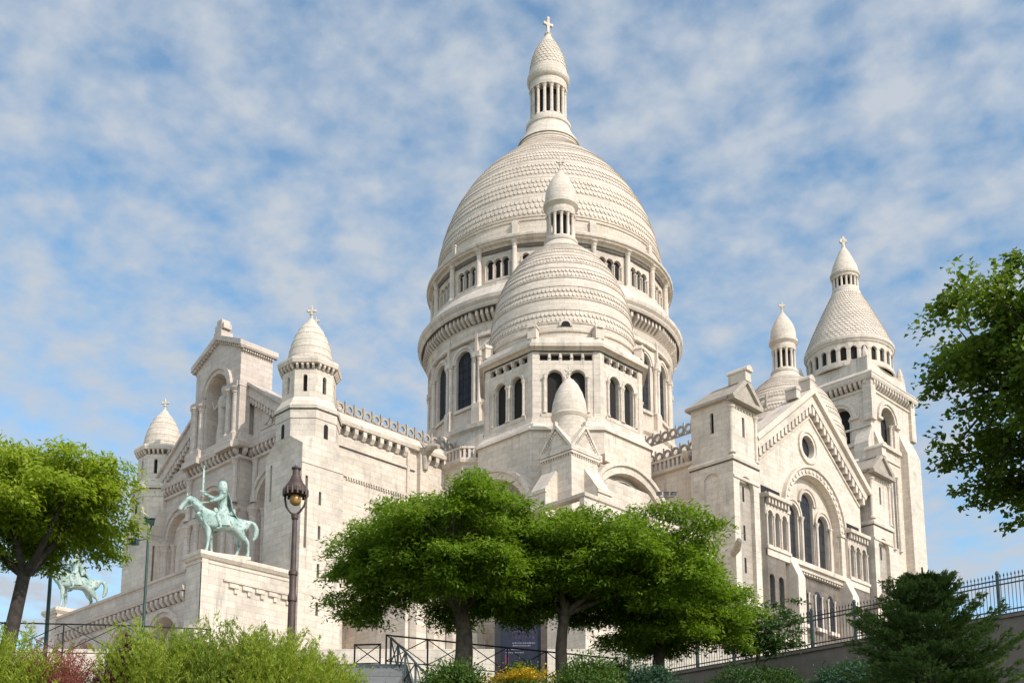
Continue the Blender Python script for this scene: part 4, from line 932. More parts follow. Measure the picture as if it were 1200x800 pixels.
# ---------------------------------------------------------------- front stair turrets (east one built, west one copied)
def stair_turret():
    tx, ty = 13.0, 0.0
    x0, x1, y0, y1 = 10.35, 15.55, -2.5, 1.7
    mb = MB(); sq = [(x0, y0), (x1, y0), (x1, y1), (x0, y1)]
    sl = [[(-0.62-0.13, v), (-0.62+0.13, v), (-0.62+0.13, v+1.15), (-0.62-0.13, v+1.15)] for v in (5.1, 2.2, -1.0, -4.2)]
    groove = [(-2.12, 1.2), (-1.86, 1.2), (-1.86, 7.3), (-2.12, 7.3)]
    mb.panel(FE(x1), [(y0, GZ), (y1, GZ), (y1, 10.0), (y0, 10.0)], sl+[groove], 0.4)
    sls = [(11.0, 6.0), (11.3, 6.0), (11.3, 9.2), (11.0, 9.2)]
    mb.panel(FS(y0), [(x0, GZ), (x1, GZ), (x1, 10.0), (x0, 10.0)], [sls], 0.4)
    mb.sheet(lambda u, v, w_: (u, y1, v), [(x0, GZ), (x1, GZ), (x1, 10.0), (x0, 10.0)], 0); mb.sheet(lambda u, v, w_: (x0, u, v), [(y0, GZ), (y1, GZ), (y1, 10.0), (y0, 10.0)], 0)
    mb.sheet(lambda u, v, w_: (u, v, 10.0), sq, 0)
    mb.fbox(FE(x1), y0-0.02, y1, 8.35, 8.5, -0.05, 0.06)
    # square turning to octagon
    oc = ngon((tx, ty-0.2), 2.72, 8, pi/8)
    op = [oc[i] for i in range(8)]
    lo = [(x1, y1-1.0), (x1-1.0, y1), (x0+1.0, y1), (x0, y1-1.0), (x0, y0+1.0), (x0+1.0, y0), (x1-1.0, y0), (x1, y0+1.0)]
    lo = [(x1, 0.8), (14.2, y1), (11.8, y1), (x0, 0.8), (x0, -1.3), (11.8, y0), (14.2, y0), (x1, -1.3)]
    vs = [(x, y, 8.4) for x, y in [(x1, y1), (x1, y1), (x0, y1), (x0, y1), (x0, y0), (x0, y0), (x1, y0), (x1, y0)]]+[(x, y, 10.9) for x, y in op]
    mb.prism(op, 10.9, 13.3)
    mb.add([(x1, y1, 10.0), (x0, y1, 10.0), (x0, y0, 10.0), (x1, y0, 10.0)]+[(x, y, 10.95) for x, y in op],
           [(0, 4, 5), (0, 5, 1), (1, 5, 6), (1, 6, 7), (1, 7, 2), (2, 7, 8), (2, 8, 9), (2, 9, 3), (3, 9, 10), (3, 10, 11), (3, 11, 0), (0, 11, 4)])
    mb.sweep(op, [(-0.2, 12.5), (0.06, 12.5), (0.06, 13.3), (0.16, 13.35), (0.2, 13.6), (0.05, 13.75), (-0.4, 14.6), (-0.6, 14.6), (-0.6, 12.5)])
    RVt = 2.32; APt = RVt*math.cos(pi/8); hs = []
    for k in range(8):
        az = pi/4*k; F = frame((tx+APt*math.cos(az), ty-0.2+APt*math.sin(az)), az); hw = RVt*math.sin(pi/8)
        h = arch(0, 15.0, 0.36, 16.35, 6); mb.panel(F, [(-hw, 13.6), (hw, 13.6), (hw, 17.4), (-hw, 17.4)], [h], 0.35); hs.append((F, h, -0.3))
        F2 = frame((tx+2.513*math.cos(az), ty-0.2+2.513*math.sin(az)), az)
        if k % 2 == 0: hs.append((F2, arch(0, 10.95, 0.42, 12.0, 6), 0.015))
    t = obj('stair_turret', mb, M['turret'], BAS, (tx, ty, GZ))
    g = MB(); g.sweep(op, [(-0.02, 13.24), (0.15, 13.26), (0.15, 13.36), (-0.02, 13.36)]); obj('grimy_line', g, M['grime'], t)  # painted shade under the octagon string
    for v in sl: 
        g = MB(); g.sheet(FE(x1), v, -0.35); obj('slit_window', g, M['void'], t, recalc=False)
    g = MB(); g.sheet(FS(y0), sls, -0.35); obj('slit_window', g, M['void'], t, recalc=False)
    g = MB(); g.sheet(FE(x1), groove, -0.2); obj('groove', g, M['soot'], t, recalc=False)
    for F, h, w_ in hs:
        g = MB(); g.sheet(F, h, w_); obj('turret_slit', g, M['void'], t, recalc=False)
    mb = MB(); ot = ngon((tx, ty-0.2), 2.32, 8, pi/8)
    corbels(mb, ot, True, 17.0, 17.5, 0, 0.32, 0.36, 0.18)
    mb.sweep(ot, [(-0.3, 17.4), (0.38, 17.45), (0.45, 17.75), (0.4, 17.95), (0.0, 18.1), (-0.3, 18.1)])
    obj('turret_cornice', mb, M['trim'], t); flush(t)
    mb = MB(); PT = [(1.9, 18.0), (1.92, 18.5), (1.86, 19.0), (1.68, 19.8), (1.42, 20.6), (1.08, 21.3), (0.66, 21.9), (0.4, 22.2), (0.3, 22.4)]
    mb.lathe([(rz_(PT, z), z) for z in spread(18.0, 22.4, 20)], 32, (tx, ty-0.2))
    for z in (18.6, 19.3, 20.0, 20.7, 21.3): mb.sweep(ngon((tx, ty-0.2), rz_(PT, z)-0.01, 32, 0), [(0, z-0.03), (0.04, z-0.02), (0.03, z+0.05), (0, z+0.06)])
    obj('turret_cap', mb, M['spire'], t, (tx, ty-0.2, 18), smooth=30)
    fm = MB(); fleuron(fm, tx, ty-0.2, 22.25, 1.55); obj('finial', fm, M['trim'], t)
    return t
M['turret'] = M['stone']
tt = stair_turret()
t2 = copy_tree(tt, BAS); t2.location = tt.location+Vector((-26.1, 0.9, 0))


# ---------------------------------------------------------------- porch with arches, parapet and the two statue pedestals
PY = -10.3; PZ = -1.35
def drop(m_): m_.v = [(x, y, z+PZ if z > GZ+0.4 else z) for x, y, z in m_.v]
mb = MB(); F = FS(PY)
hs = [[(u-2.1, GZ+0.2), (u+2.1, GZ+0.2)]+[(u+2.1*math.cos(t), -5.6+2.1*math.sin(t)) for t in spread(0, pi, 15)] for u in (-4.3, 2.2, 8.7)]
mb.panel(F, [(-9.8, GZ), (12.4, GZ), (12.4, -1.4), (-9.8, -1.4)], hs, 1.2)
for u in (-4.3, 2.2, 8.7): mb.ring(F, u, -5.6, 2.15, 2.5, 0, 0.1, 16); mb.ring(F, u, -5.6, 2.5, 2.8, 0, 0.25, 16)
mb.sheet(lambda u, v, w_: (u, v, -1.5), [(-14.0, PY), (12.4, PY), (12.4, 3.0), (-14.0, 3.0)], 0)
mb.sheet(lambda u, v, w_: (-9.8, u, v), [(PY, GZ), (0, GZ), (0, -1.4), (PY, -1.4)], 0)
mb.box(-9.75, 12.3, PY+1.25, PY+1.3, GZ, -1.6)
corbels(mb, [(-9.8, PY), (12.2, PY)], False, -2.7, -2.0, 0, 0.4, 0.75, 0.36)
mb.sweep([(-9.8, PY), (12.2, PY)], [(-0.3, -2.0), (0.45, -1.95), (0.55, -1.6), (0.2, -1.5), (0.2, -0.55), (0.35, -0.5), (0.38, -0.3), (-0.35, -0.28), (-0.35, -2.0)], False)
drop(mb); drop(GR[0]); porch = obj('porch', mb, M['facade'], BAS, (0, PY, GZ)); flush(porch)
def pedestal(x0, x1, name='pedestal'):
    mb = MB(); y0, y1 = PY-0.3, -2.45
    mb.box(x0, x1, y0, y1, -5.0, 0.2); mb.prism([(x0-0.45, y0-0.55), (x1+0.12, y0-0.55), (x1+0.12, y1), (x0-0.45, y1)], GZ, -5.6)
    mb.prism([(x0-0.45, y0-0.55), (x1+0.12, y0-0.55), (x1+0.12, y1), (x0-0.45, y1)], -5.6, -4.9, [(x0-0.02, y0-0.02), (x1+0.01, y0-0.02), (x1+0.01, y1), (x0-0.02, y1)])
    mb.sweep([(x0, y0), (x1, y0), (x1, y1), (x0, y1)], [(-0.3, 0.1), (0.12, 0.12), (0.3, 0.35), (0.3, 0.6), (0.22, 0.66), (-0.5, 0.7), (-0.5, 0.1)])
    mb.prism([(x0-0.1, y0-0.1), (x1+0.1, y0-0.1), (x1+0.1, y1+0.1), (x0-0.1, y1+0.1)], 0.62, 0.72)
    mb.sweep([(x0, y0), (x1, y0), (x1, y1), (x0, y1)], [(-0.2, -0.25), (0.05, -0.22), (0.05, -0.1), (-0.2, -0.05)])
    F = FE(x1)
    for k in range(5):      # stepped frieze under the cornice
        y = -8.2+k*1.2
        mb.fbox(F, y, y+0.8, -1.78, -1.45, -0.1, 0.20); mb.fbox(F, y+0.48, y+0.8, -2.15, -1.78, -0.1, 0.14)
    mb.fbox(F, y0, y0+0.55, -5, 0.1, -0.1, 0.07); mb.fbox(F, -8.7, y1, -1.35, -1.2, -0.1, 0.16)
    drop(mb); return obj('pedestal', mb, M['stone'], BAS, ((x0+x1)/2, -4, GZ))
pedestal(12.3, 14.5)
p2_ = pedestal(-12.1, -9.75)
# ================================================================== GROUND
M['paving'] = simple('paving', (0.42, 0.375, 0.31), 0.85, nscale=0.6, var=0.2, bump=0.1)
M['soil'] = simple('grassy_soil', (0.055, 0.075, 0.025), 0.95, nscale=1.5, var=0.45, bump=0.4)
M['stairs'] = stone('stair_stone', base=(0.20, 0.205, 0.20), bw=1.4, bh=0.4, stain=0.4, dirt=(0.10, 0.10, 0.10))
M['render'] = stone('old_render', base=(0.21, 0.165, 0.135), bw=2.2, bh=1.6, joint=0.85, stain=0.7, dirt=(0.10, 0.085, 0.075))
FH = Vector((-0.7019, 0.7123)); RH = Vector((0.7123, 0.7019))
SZ = [(-900, -36), (-60, -36), (-8, -30.6), (0, -29.7), (12, -27.0), (22, -24.7), (30, -23.0), (38, -21.2), (44, -19.6), (56, -17.3), (70, -14.6), (86, -11.4), (89.2, -11.2), (89.7, -8.45), (2200, -8.45)]
def ground_z(x, y):
    s_ = (x-CAM.x)*FH.x+(y-CAM.y)*FH.y
    return float(np.interp(s_, [q[0] for q in SZ], [q[1] for q in SZ]))
ss = [-900, -300, -60]+list(range(-30, 88, 2))+[88, 89.2, 89.7, 92, 120, 180, 300, 700, 2200]
ts = [-1800, -700, -300, -150]+list(range(-90, 91, 3))+[150, 300, 700, 1800]
mb = MB(); nT = len(ts)
for s_ in ss:
    for t in ts:
        x = CAM.x+FH.x*s_+RH.x*t; y = CAM.y+FH.y*s_+RH.y*t
        z = ground_z(x, y)+(0.12*math.sin(x*0.9)*math.sin(y*1.1) if 5 < s_ < 84 else 0)
        mb.v.append((x, y, z))
mb.f = [(i*nT+j, i*nT+j+1, (i+1)*nT+j+1, (i+1)*nT+j) for i in range(len(ss)-1) for j in range(nT-1)]
tag(obj('ground', mb, M['soil']), kind='structure')
mb = MB()
pv = []
for s_, t in ((89.5, -140), (89.5, 120), (150, 120), (190, 60), (190, -140)):
    pv.append((CAM.x+FH.x*s_+RH.x*t, CAM.y+FH.y*s_+RH.y*t))
mb.prism(pv, -8.6, -8.39); tag(obj('pavement', mb, M['paving']), kind='structure')
mb = MB(); q = [(CAM.x+FH.x*s_+RH.x*t, CAM.y+FH.y*s_+RH.y*t) for s_, t in ((88.9, -60), (88.9, 60), (89.6, 60), (89.6, -60))]; mb.prism(q, -14, -8.2)
tag(obj('terrace_wall', mb, M['stone']), 'long low pale stone wall below the basilica, behind the railings', 'wall')

# the broad pale flight of steps climbing to the south front
M['parvis'] = stone('parvis_stone', base=(0.44, 0.40, 0.345), bw=1.5, bh=0.3, stain=0.4, dirt=(0.25, 0.23, 0.2))
mb = MB()
for k in range(34):
    s0_ = 55.5+k*1.0; z = None
    q = [(CAM.x+FH.x*a+RH.x*t, CAM.y+FH.y*a+RH.y*t) for a, t in ((s0_, -75), (s0_, -6), (s0_+1.02, -6), (s0_+1.02, -75))]
    zt = float(np.interp(min(s0_+1.0, 88.9), [u[0] for u in SZ], [u[1] for u in SZ]))+0.16
    mb.prism(q, zt-1.2, zt)
tag(obj('steps', mb, M['parvis']), kind='structure')
# ------------------------------------------------------------------ stairs between the beds
mb = MB(); a0 = Vector((58.75, -29.75)); dr = Vector((0.72, -0.69)).normalized(); sd2 = Vector((-dr.y, dr.x))
for k in range(26):
    p = a0+dr*(0.34*k); z = -18.92-0.115*k
    q = [p-sd2*1.55, p+sd2*1.55, p+sd2*1.55+dr*0.36, p-sd2*1.55+dr*0.36]
    mb.prism([(v.x, v.y) for v in q], z-2.2, z)
q = [a0-sd2*1.55-dr*5, a0+sd2*1.55-dr*5, a0+sd2*1.55, a0-sd2*1.55]
mb.prism([(v.x, v.y) for v in q], -21, -18.86)
tag(obj('stairs', mb, M['stairs']), kind='structure')

# ------------------------------------------------------------------ railings
M['iron'] = simple('dark_iron', (0.028, 0.024, 0.024), 0.55, 0.3, nscale=8, var=0.3)
M['iron_green'] = simple('green_grey_iron', (0.075, 0.095, 0.09), 0.6, 0.2, nscale=8, var=0.3)
def railing(pts, h, label, mat, panel=1.5, tt=0.028, group='park railings'):
    """cross braced park railing following base points"""
    P = [Vector(p) for p in pts]; base = P[0]
    e = empty('railing', tuple(base), label, 'railing', group)
    top = MB(); top.tube([p+Vector((0, 0, h)) for p in P], tt*1.15, 6); obj('top_rail', top, mat, e)
    bot = MB(); bot.tube([p+Vector((0, 0, 0.14)) for p in P], tt*0.8, 5); obj('bottom_rail', bot, mat, e)
    nodes = []
    for a, b in zip(P[:-1], P[1:]):
        k = max(1, round((b-a).length/panel)); nodes += [a+(b-a)*(i/k) for i in range(k)]
    nodes.append(P[-1])
    for i, p in enumerate(nodes):
        m_ = MB(); m_.tube([p+Vector((0, 0, -0.5)), p+Vector((0, 0, h+0.03))], tt*1.2, 6); obj('post', m_, mat, e)
        if i+1 < len(nodes):
            q = nodes[i+1]; m_ = MB(); lo, hi = 0.14, h
            m_.tube([p+Vector((0, 0, lo)), q+Vector((0, 0, hi))], tt*0.7, 5); m_.tube([p+Vector((0, 0, hi)), q+Vector((0, 0, lo))], tt*0.7, 5)
            obj('cross_brace', m_, mat, e)
    return e
railing([(53.4, -43.3, -19.75), (54.3, -41.2, -19.65), (55.82, -37.91, -19.42), (57.0, -35.2, -19.3)], 1.12, 'dark railing with wide crossed bars above the red shrub, below the shaded porch', M['iron'], 2.3, 0.022)
railing([(58.47, -30.03, -18.98), (59.05, -29.3, -18.93)], 0.85, 'short square gate-like railing with one cross, standing at the top of the stairs', M['iron'], 3)
railing([(59.19, -29.13, -18.85), (60.46, -26.17, -18.9), (61.88, -23.34, -18.98), (63.0, -20.4, -18.98)], 1.12, 'long dark cross-braced railing running behind the two middle tree trunks', M['iron'], 1.55)
railing([(59.3, -29.0, -18.95), (61.2, -29.9, -19.9), (63.6, -31.0, -21.25), (65.4, -31.8, -22.2)], 1.12, 'grey green railing with crossed bars sloping down beside the stairs', M['iron_green'], 1.5, 0.034)

# picket fence on the retaining wall
mb = MB(); mb.box(56.0, 92.0, -11.5, -10.9, -26, -16.72); mb.box(55.9, 92.1, -11.58, -10.82, -16.72, -16.6)
rwall = obj('retaining_wall', mb, M['render'], None, (74, -11.2, -24))
tag(rwall, 'long brown rendered retaining wall carrying the picket fence at the right', 'wall')
mb = MB(); mb.box(56, 92, -10.88, 6, -20, -16.66); tag(obj('path', mb, M['paving']), kind='structure')
fz = -16.6
e = empty('picket_fence', (74, -11.2, fz), 'tall dark iron picket fence along the top of the brown retaining wall', 'fence')
xs = np.arange(56.2, 92, 0.145); mb = MB()
for i, x in enumerate(xs):
    mb.tube([(x, -11.2, fz+0.08), (x, -11.2, fz+1.62)], 0.013, 5); mb.lathe([(0.008, fz+1.60), (0.032, fz+1.66), (0.026, fz+1.70), (0.003, fz+1.78)], 5, (x, -11.2))
obj('pickets', mb, M['iron'], e)
for z in (0.12, 0.28, 1.32, 1.50):
    mb = MB(); mb.box(56.0, 92, -11.225, -11.175, fz+z-0.022, fz+z+0.022); obj('rail', mb, M['iron'], e)
for x in np.arange(56.2, 92, 2.05):
    mb = MB(); mb.box(x-0.055, x+0.055, -11.255, -11.145, fz, fz+1.70); mb.lathe([(0.05, fz+1.70), (0.085, fz+1.76), (0.07, fz+1.85), (0.0, fz+1.9)], 8, (x, -11.2)); obj('post', mb, M['iron_green'], e)

# ------------------------------------------------------------------ notice board
M['board'] = simple('board_frame', (0.02, 0.018, 0.018), 0.5)
M['poster'] = simple('poster_print', (0.009, 0.009, 0.024), 0.4, nscale=1.6, var=0.8)  # poster colours darkened to stand in for the shade on the board
M['plum'] = simple('poster_plum', (0.040, 0.018, 0.055), 0.4, nscale=3, var=0.5)
M['ink'] = simple('poster_pale_ink', (0.20, 0.20, 0.25), 0.5)
M['pink'] = simple('poster_red_patch', (0.16, 0.03, 0.06), 0.5)
M['pillar'] = simple('brown_post', (0.075, 0.05, 0.04), 0.7)
kc = Vector((52.8, -15.4, -16.9)); F = frame((kc.x, kc.y), -pi/4-0.02)
e = empty('notice_board', tuple(kc), 'large dark notice board with a plum and navy poster, under the trees', 'notice board')
mb = MB(); mb.fbox(F, -1.28, -0.98, -17.2, -12.9, -0.2, 0.15); obj('post', mb, M['board'], e)
mb = MB(); mb.fbox(F, 0.98, 1.3, -17.2, -12.9, -0.2, 0.15); obj('post', mb, M['pillar'], e)
mb = MB(); mb.fbox(F, -0.98, 0.98, -16.3, -12.95, -0.08, 0.0); obj('panel', mb, M['poster'], e)
mb = MB(); mb.fbox(F, -0.98, 0.98, -13.75, -13.62, -0.05, 0.1); mb.fbox(F, -0.98, 0.98, -12.98, -12.85, -0.05, 0.1); mb.fbox(F, -0.98, 0.98, -16.4, -16.25, -0.05, 0.1); obj('cross_bar', mb, M['board'], e)
mb = MB(); mb.fbox(F, -0.9, 0.86, -13.6, -13.02, 0.0, 0.012); obj('header', mb, M['plum'], e)
rr = random.Random(3)
mb = MB()
for k in range(9): 
    u = -0.45+k*0.125; mb.fbox(F, u, u+0.07+rr.random()*0.04, -14.32+rr.random()*0.05, -14.05-rr.random()*0.08, 0.0, 0.012)
for k in range(6):
    u = -0.3+k*0.17; mb.fbox(F, u, u+0.1, -14.62+rr.random()*0.06, -14.4, 0.0, 0.012)
obj('poster_title', mb, M['plum'], e)
mb = MB()
for k, (u0, u1) in enumerate(((-0.42, 0.7), (-0.4, 0.5), (-0.75, 0.3), (-0.75, 0.15))):
    v = -14.78-k*0.13 if k < 2 else -15.1-(k-2)*0.16; u = u0
    while u < u1:
        d = 0.03+rr.random()*0.08; mb.fbox(F, u, min(u+d, u1), v-0.028, v+0.012+rr.random()*0.02, 0.0, 0.012); u += d+0.02
obj('poster_text', mb, M['ink'], e)
mb = MB(); mb.fbox(F, -0.78, -0.58, -15.85, -15.35, 0, 0.012); obj('poster_patch', mb, M['pink'], e)

# ------------------------------------------------------------------ street lamps
M['bronze'] = simple('brown_cast_iron', (0.085, 0.052, 0.042), 0.55, 0.25, nscale=7, var=0.3, bump=0.1)
M['globe'] = simple('amber_globe', (0.46, 0.235, 0.075), 0.25, nscale=3, var=0.2)
M['verdigris_iron'] = simple('dark_green_iron', (0.035, 0.075, 0.065), 0.5, 0.1, nscale=6, var=0.3)
lx, ly = 71.87, -42.18; lz = ground_z(lx, ly)-0.1; LT = -18.2; K = 1.18
e = empty('street_lamp', (lx, ly, lz), 'ornate brown cast iron street lamp with hooded amber globe before the pale corner tower', 'street lamp')
mb = MB(); mb.lathe([(0.154, lz), (0.154, lz+0.7), (0.112, lz+0.85), (0.091, lz+1.1), (0.081, LT-3.068), (0.101, LT-3.044), (0.101, LT-2.950), (0.073, LT-2.856), (0.078, LT-2.478), (0.099, LT-2.454), (0.099, LT-2.384), (0.062, LT-2.336), (0.051, LT-1.204), (0.074, LT-1.180), (0.083, LT-1.097), (0.050, LT-1.062)], 12, (lx, ly)); obj('post', mb, M['bronze'], e, smooth=35)
F = frame((lx, ly), -pi/4-0.15)
for sg in (-1, 1):
    m_ = MB(); m_.tube([F(sg*0.025, LT-1.086, 0), F(sg*0.115, LT-1.015, 0), F(sg*0.206, LT-0.885, 0), F(sg*0.239, LT-0.708, 0), F(sg*0.231, LT-0.519, 0)], 0.024, 6); obj('bracket', m_, M['bronze'], e, smooth=60)
mb = MB(); mb.lathe([(0.13*math.sin(t)+0.001, LT-0.74-0.135*math.cos(t)) for t in spread(0.1, pi-0.1, 12)], 20, (lx, ly)); obj('globe', mb, M['globe'], e, smooth=70)
mb = MB(); mb.lathe([(0.215, LT-0.614), (0.269, LT-0.590), (0.272, LT-0.519), (0.239, LT-0.496), (0.223, LT-0.425), (0.174, LT-0.354), (0.124, LT-0.260), (0.103, LT-0.189), (0.083, LT-0.177), (0.078, LT-0.047), (0.103, LT-0.035), (0.107, LT+0.000), (0.041, LT+0.035)], 20, (lx, ly))
for k in range(14):
    a = 2*pi*k/14; mb.lathe([(0.029, LT-0.661), (0.033, LT-0.519), (0.008, LT-0.472)], 6, (lx+0.256*math.cos(a), ly+0.256*math.sin(a)))
obj('hood', mb, M['bronze'], e, smooth=35)
mb = MB(); mb.lathe([(0.021, LT), (0.037, LT+0.071), (0.017, LT+0.106), (0.013, LT+0.165), (0.000, LT+0.189)], 8, (lx, ly)); obj('finial', mb, M['ink'], e)

def floodlight(par, x, y, z, az, s_=1.0, mat='verdigris_iron'):
    F = frame((x, y), az)
    mb = MB(); mb.extrude(lambda u, v, w_: F(w_, v, u), [(-0.2*s_, z-0.14*s_), (0.16*s_, z-0.20*s_), (0.26*s_, z+0.02*s_), (-0.12*s_, z+0.18*s_)], -0.24*s_, 0.24*s_)
    o = obj('floodlight', mb, M[mat], par)
    mb = MB(); mb.extrude(lambda u, v, w_: F(w_, v, u), [(-0.26*s_, z+0.17*s_), (0.3*s_, z+0.05*s_), (0.34*s_, z+0.09*s_), (-0.24*s_, z+0.22*s_)], -0.27*s_, 0.27*s_); obj('visor', mb, M['ink'], o)
px, py = 53.5, -35.86; pz = ground_z(px, py)-0.3
e = empty('floodlight_mast', (px, py, pz), 'thin pole with two green floodlights beside the crown of the left tree', 'floodlight pole')
mb = MB(); mb.lathe([(0.075, pz), (0.06, pz+1.5), (0.045, -13.9)], 10, (px, py)); obj('pole', mb, M['verdigris_iron'], e, smooth=40)
mb = MB(); mb.tube([(px-0.02, py-0.42, -14.45), (px, py, -14.25), (px, py+0.1, -13.75)], 0.03, 6); obj('bracket', mb, M['verdigris_iron'], e)
floodlight(e, px, py, -13.6, -0.4, 0.75); floodlight(e, px-0.05, py-0.55, -14.5, -0.9, 0.7)
px, py = 52.07, -38.8; pz = ground_z(px, py)-0.3
e = empty('lamp_post', (px, py, pz), 'plain dark green post rising into the foliage left of the far horse statue', 'lamp post')
mb = MB(); mb.lathe([(0.12, pz), (0.12, pz+1.0), (0.075, pz+1.1), (0.06, pz+5.2), (0.09, pz+5.3), (0.09, pz+5.5), (0.03, pz+5.6)], 10, (px, py)); obj('post', mb, M['verdigris_iron'], e, smooth=40)
mb = MB(); mb.lathe([(0.16, pz+5.5), (0.2, pz+5.9), (0.12, pz+6.2), (0.04, pz+6.35)], 10, (px, py)); obj('lantern', mb, M['verdigris_iron'], e, smooth=40)
M['grey_metal'] = simple('grey_metal', (0.16, 0.16, 0.165), 0.5, 0.3)
fx, fy = 30.8, 25.9
e = empty('roof_floodlight', (fx, fy, 3.6), 'grey floodlights on a thin stand above the middle trees, beside the shaded wall', 'floodlight')
mb = MB(); mb.lathe([(0.07, 3.6), (0.055, 8.8)], 8, (fx, fy)); obj('stand', mb, M['grey_metal'], e)
mb = MB(); mb.tube([(fx-0.45, fy-0.45, 8.75), (fx+0.45, fy+0.45, 8.75)], 0.05, 6); obj('crossbar', mb, M['grey_metal'], e)
for k in (-1, 0, 1): floodlight(e, fx+0.45*k, fy+0.45*k, 9.05, -0.9+0.5*k, 0.9, 'grey_metal')

# ================================================================== EQUESTRIAN STATUES
def patina():
    m, t, p = newmat('green_bronze'); b = NB(t); tcn = b.n('ShaderNodeTexCoord')
    f = b.rng(b.noise(tcn.outputs['Object'], 1.6, 6, 0.6), 0.38, 0.62, 0, 1, True)
    c = b.mix(f, (0.29, 0.40, 0.35), (0.50, 0.57, 0.52))
    g = b.rng(b.noise(tcn.outputs['Object'], 3.2, 5, 0.65), 0.50, 0.64, 0, 0.9, True)
    c = b.mix(g, c, (0.075, 0.17, 0.145)); b.l(c, p.inputs['Base Color']); p.inputs['Roughness'].default_value = 0.7
    bp = b.n('ShaderNodeBump'); bp.inputs['Strength'].default_value = 0.5; bp.inputs['Distance'].default_value = 0.08
    b.l(b.noise(tcn.outputs['Object'], 4.5, 5), bp.inputs['Height']); b.l(bp.outputs[0], p.inputs['Normal'])
    return m
M['patina'] = patina()
def skin(name, V, E_, mat, parent, sub=2, extra=None):
    """one continuous body grown from a jointed skeleton; local coordinates of the parent"""
    keys = list(V); me = bpy.data.meshes.new(name)
    me.from_pydata([V[k][0] for k in keys], [(keys.index(a), keys.index(b)) for a, b in E_], [])
    o = bpy.data.objects.new(name+'_tmp', me); COL.objects.link(o)
    md = o.modifiers.new('Skin', 'SKIN'); md.use_smooth_shade = True
    if not me.skin_vertices: me.attributes
    sv = me.skin_vertices[0].data
    for i, k in enumerate(keys):
        r = V[k][1]; sv[i].radius = r if isinstance(r, tuple) else (r, r); sv[i].use_root = (i == 0)
    ms = o.modifiers.new('Sub', 'SUBSURF'); ms.levels = sub; ms.render_levels = sub
    dg = bpy.context.evaluated_depsgraph_get(); ev = o.evaluated_get(dg); m2 = bpy.data.meshes.new_from_object(ev)
    bpy.data.objects.remove(o); m2.name = name
    if extra:
        bm = bmesh.new(); bm.from_mesh(m2); t = bpy.data.meshes.new('t'); t.from_pydata(extra.v, [], extra.f); bm.from_mesh(t); bm.to_mesh(m2); bm.free()
    m2.materials.clear(); m2.materials.append(mat)
    m2.polygons.foreach_set('use_smooth', [True]*len(m2.polygons))
    o = bpy.data.objects.new(name, m2); COL.objects.link(o); o.parent = parent; return o
def chain(*k): return list(zip(k[:-1], k[1:]))
